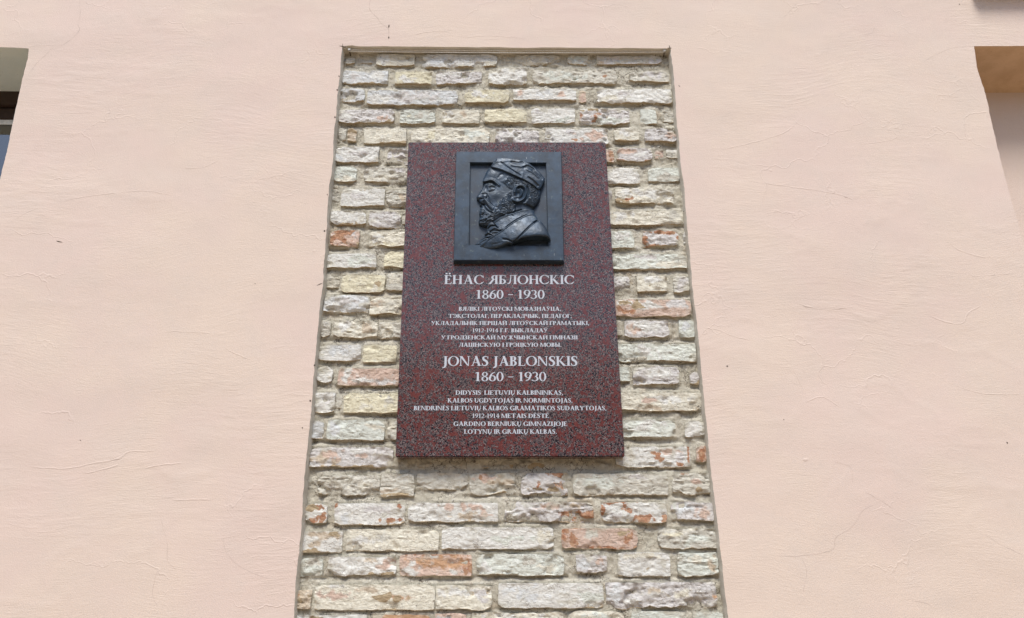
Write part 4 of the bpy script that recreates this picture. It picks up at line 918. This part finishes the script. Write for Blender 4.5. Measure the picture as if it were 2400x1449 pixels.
# neck, collar, scarf, coat
region([(1290,1200),(1480,1175),(1600,1215),(1700,1275),(1710,1340),(1580,1325),(1440,1335),(1250,1390),(1120,1440),(1250,1370)], -6.0, 12)
COLL = [(760,1622),(1000,1482),(1250,1392),(1450,1335),(1600,1322),(1705,1335),(1732,1412),(1520,1440),(1300,1545),(1100,1680),(970,1790),(865,1730),(800,1650)]
region(COLL, 3.5, 9); ln([(770,1625),(1000,1485),(1250,1395),(1450,1338),(1600,1325),(1700,1332)], 2.2, 9); ln([(740,1600),(1000,1445),(1230,1375),(1420,1318)], -3.5, 13)
COAT = [(1730,1418),(1550,1440),(1300,1562),(1100,1700),(900,1850),(700,1962),(560,2080),(430,2180),(300,2300),(2250,2300),(2250,1500)]
region(COAT, 5.5, 8); ln([(1725,1430),(1550,1452),(1300,1575),(1100,1712),(900,1862),(700,1975),(560,2092),(450,2180)], 2.0, 10)
ln([(1790,1575),(1700,1640),(1560,1762),(1420,1905),(1275,2045)], -5.0, 17); ln([(1850,1572),(1760,1560),(1690,1590)], 2.5, 12); ln([(1840,1592),(1770,1585),(1720,1620)], -2.5, 10)
ln([(1000,2005),(1100,2020),(1180,2060),(1240,2070)], -5.0, 18); ln([(760,2130),(860,2110),(960,2080)], -1.0, 22)
for pts, am, sg in (([(620,1740),(690,1665),(780,1660)], 4, 18), ([(640,1760),(700,1700),(800,1690),(860,1740)], -4, 12), ([(690,1800),(790,1735),(920,1790)], 4, 18), ([(680,1850),(740,1800),(850,1810),(930,1820)], -3.5, 12), ([(720,1860),(800,1835),(880,1840)], 3.5, 15),
                    ([(570,1900),(640,1852),(720,1890)], 4, 15), ([(580,1925),(650,1895),(720,1920)], -3.5, 10), ([(600,1960),(700,1930),(760,1900)], 3, 14), ([(430,2080),(540,2000),(660,1965)], -3.5, 12), ([(370,2140),(480,2060),(600,1990)], 2.5, 14)):
    ln(pts, am, sg)
# the shoulder swells out to a deep arch at the foot
sh = sstep(1350, 2080, GY) * sstep(500, 1650, GX)
arch = np.where(GX < 1690, 1, np.clip(1 - ((GX - 1690) / 440) ** 2, 0, 1) ** .4)
Hh = Hh + 27 * sh * arch
Hh = Hh - 5 * sstep(1000, 300, GX) * sstep(1900, 2200, GY)
Hh = Hh + .2 * fbm(GX / 22, GY / 22, 0, 120, 3) + .5 * fbm(GX / 80, GY / 80, 0, 121, 3)
Hh = np.clip(Hh, 2.5, 75)
P = unproj(1080 + GX / 10, 360 + GY / 10, YPF - Hh / 1000.0)
fm = (sdo[:-1, :-1] > 0) & (sdo[1:, :-1] > 0) & (sdo[:-1, 1:] > 0) & (sdo[1:, 1:] > 0)
# pull the outermost ring onto the traced outline so that the contour is smooth
ins = np.zeros(sdo.shape, bool); ins[:-1, :-1] |= fm; ins[1:, :-1] |= fm; ins[:-1, 1:] |= fm; ins[1:, 1:] |= fm
gy_, gx_ = np.gradient(sdo, STP)
near = ins & (sdo < STP * 1.45)
cnt = np.zeros(sdo.shape, int); cnt[:-1, :-1] += fm; cnt[1:, :-1] += fm; cnt[:-1, 1:] += fm; cnt[1:, 1:] += fm
bd = ins & (cnt < 4)
GX2 = np.where(bd, GX - gx_ * sdo, GX); GY2 = np.where(bd, GY - gy_ * sdo, GY)
P = unproj(1080 + GX2 / 10, 360 + GY2 / 10, YPF - Hh / 1000.0)
f = grid_faces(P.shape[0], P.shape[1], fm, True)
V = P.reshape(-1, 3); used = np.unique(f); remap = np.full(len(V), -1); remap[used] = np.arange(len(used))
V = V[used]; f = remap[f]
ed = np.concatenate([f[:, [0, 1]], f[:, [1, 2]], f[:, [2, 3]], f[:, [3, 0]]]); key = np.sort(ed, 1); kk = key[:, 0].astype(np.int64) * 10**7 + key[:, 1]
uq, idx, c = np.unique(kk, return_index=True, return_counts=True)
bed = ed[idx[c == 1]]; bv = np.unique(bed); bm_ = np.full(len(V), -1); n0 = len(V)
bm_[bv] = n0 + np.arange(len(bv))
bm2 = np.full(len(V), -1); bm2[bv] = n0 + len(bv) + np.arange(len(bv))
R1 = V[bv].copy(); R2 = V[bv].copy(); R2[:, 1] = YPF + .004      # duplicated rim keeps the arris crisp
inside_frame = (R2[:, 1] > 0)
V = np.concatenate([V, R1, R2])
skirt = np.stack([bm_[bed[:, 1]], bm_[bed[:, 0]], bm2[bed[:, 0]], bm2[bed[:, 1]]], 1)
me = mesh('portrait', V, np.concatenate([f, skirt]))
link2('portrait', me, M_BRONZE, label='bearded man in profile wearing a soft cap and coat, cast in dark bronze')

# ------------------------------------------------------------------ nails and cord under the head of the opening
def tube(a, b, r0, r1, n=10, caps=True):
    a, b = Vector(a), Vector(b); d = (b - a).normalized(); s = d.orthogonal().normalized(); t = d.cross(s)
    V = []
    for p, r in ((a, r0), (b, r1)):
        V += [tuple(p + (s * math.cos(k * 2 * math.pi / n) + t * math.sin(k * 2 * math.pi / n)) * r) for k in range(n)]
    bm = bmesh.new(); vs = [bm.verts.new(v) for v in V]
    for k in range(n): bm.faces.new((vs[k], vs[(k+1) % n], vs[n + (k+1) % n], vs[n + k]))
    if caps: bm.faces.new(vs[:n][::-1]); bm.faces.new(vs[n:])
    me = bpy.data.meshes.new('tube'); bm.to_mesh(me); bm.free(); return me
def torus(c, axis, R_, r, n=20, m=8):
    axis = Vector(axis).normalized(); s = axis.orthogonal().normalized(); t = axis.cross(s); c = Vector(c); V, Fc = [], []
    for i in range(n):
        A = 2 * math.pi * i / n; d = s * math.cos(A) + t * math.sin(A)
        for j in range(m):
            B = 2 * math.pi * j / m; V.append(tuple(c + d * (R_ + r * math.cos(B)) + axis * r * math.sin(B)))
            Fc.append((i * m + j, ((i+1) % n) * m + j, ((i+1) % n) * m + (j+1) % m, i * m + (j+1) % m))
    return mesh('torus', V, Fc)
ends = []
for (bx, by, hx, hy, lab) in ((821, 133, 818.5, 116, 'galvanised nail with white cord looped on it below the left corner of the plaster opening'), (1557, 135, 1557.5, 118, 'galvanised nail with white cord looped on it below the right corner of the plaster opening')):
    B_ = unproj(bx, by, YM); A_ = unproj(hx, hy, .006)
    nl = empty('nail', tuple(B_), label=lab, category='nail', group='nails holding the cord')
    link('nail_shaft', tube(A_, B_ + np.array([0, .03, 0]), .0017, .0019), M_RUST, nl)
    link('nail_head', tube(A_ + np.array([0, -.0016, 0]), A_, .0048, .0048, 14), M_NAIL, nl)
    ends.append(A_)
V, Fc = [], []
cd = empty('cord', tuple(ends[0]), label='thin white cord strung double between the two nails above the bricks', category='cord')
for k, (dz, sag) in enumerate(((.0036, .002), (-.0036, .005))):
    a, b = ends[0] + np.array([.0, .006, dz]), ends[1] + np.array([.0, .006, dz]); V, Fc = [], []
    n, m = 60, 6
    for i in range(n + 1):
        t = i / n; p = a + (b - a) * t; p[2] -= sag * 4 * t * (1 - t)
        for j in range(m):
            A = 2 * math.pi * j / m; V.append((p[0], p[1] + .0015 * math.cos(A), p[2] + .0015 * math.sin(A)))
            if i < n: Fc.append((i * m + j, i * m + (j+1) % m, (i+1) * m + (j+1) % m, (i+1) * m + j))
    link('cord_strand', mesh('cord_strand', V, Fc), M_CORD, cd)
for A_ in ends:
    link('cord_loop', torus(A_ + np.array([0, .005, 0]), (0, 1, 0), .0034, .0012), M_CORD, cd)
print('bricks', len(BR))
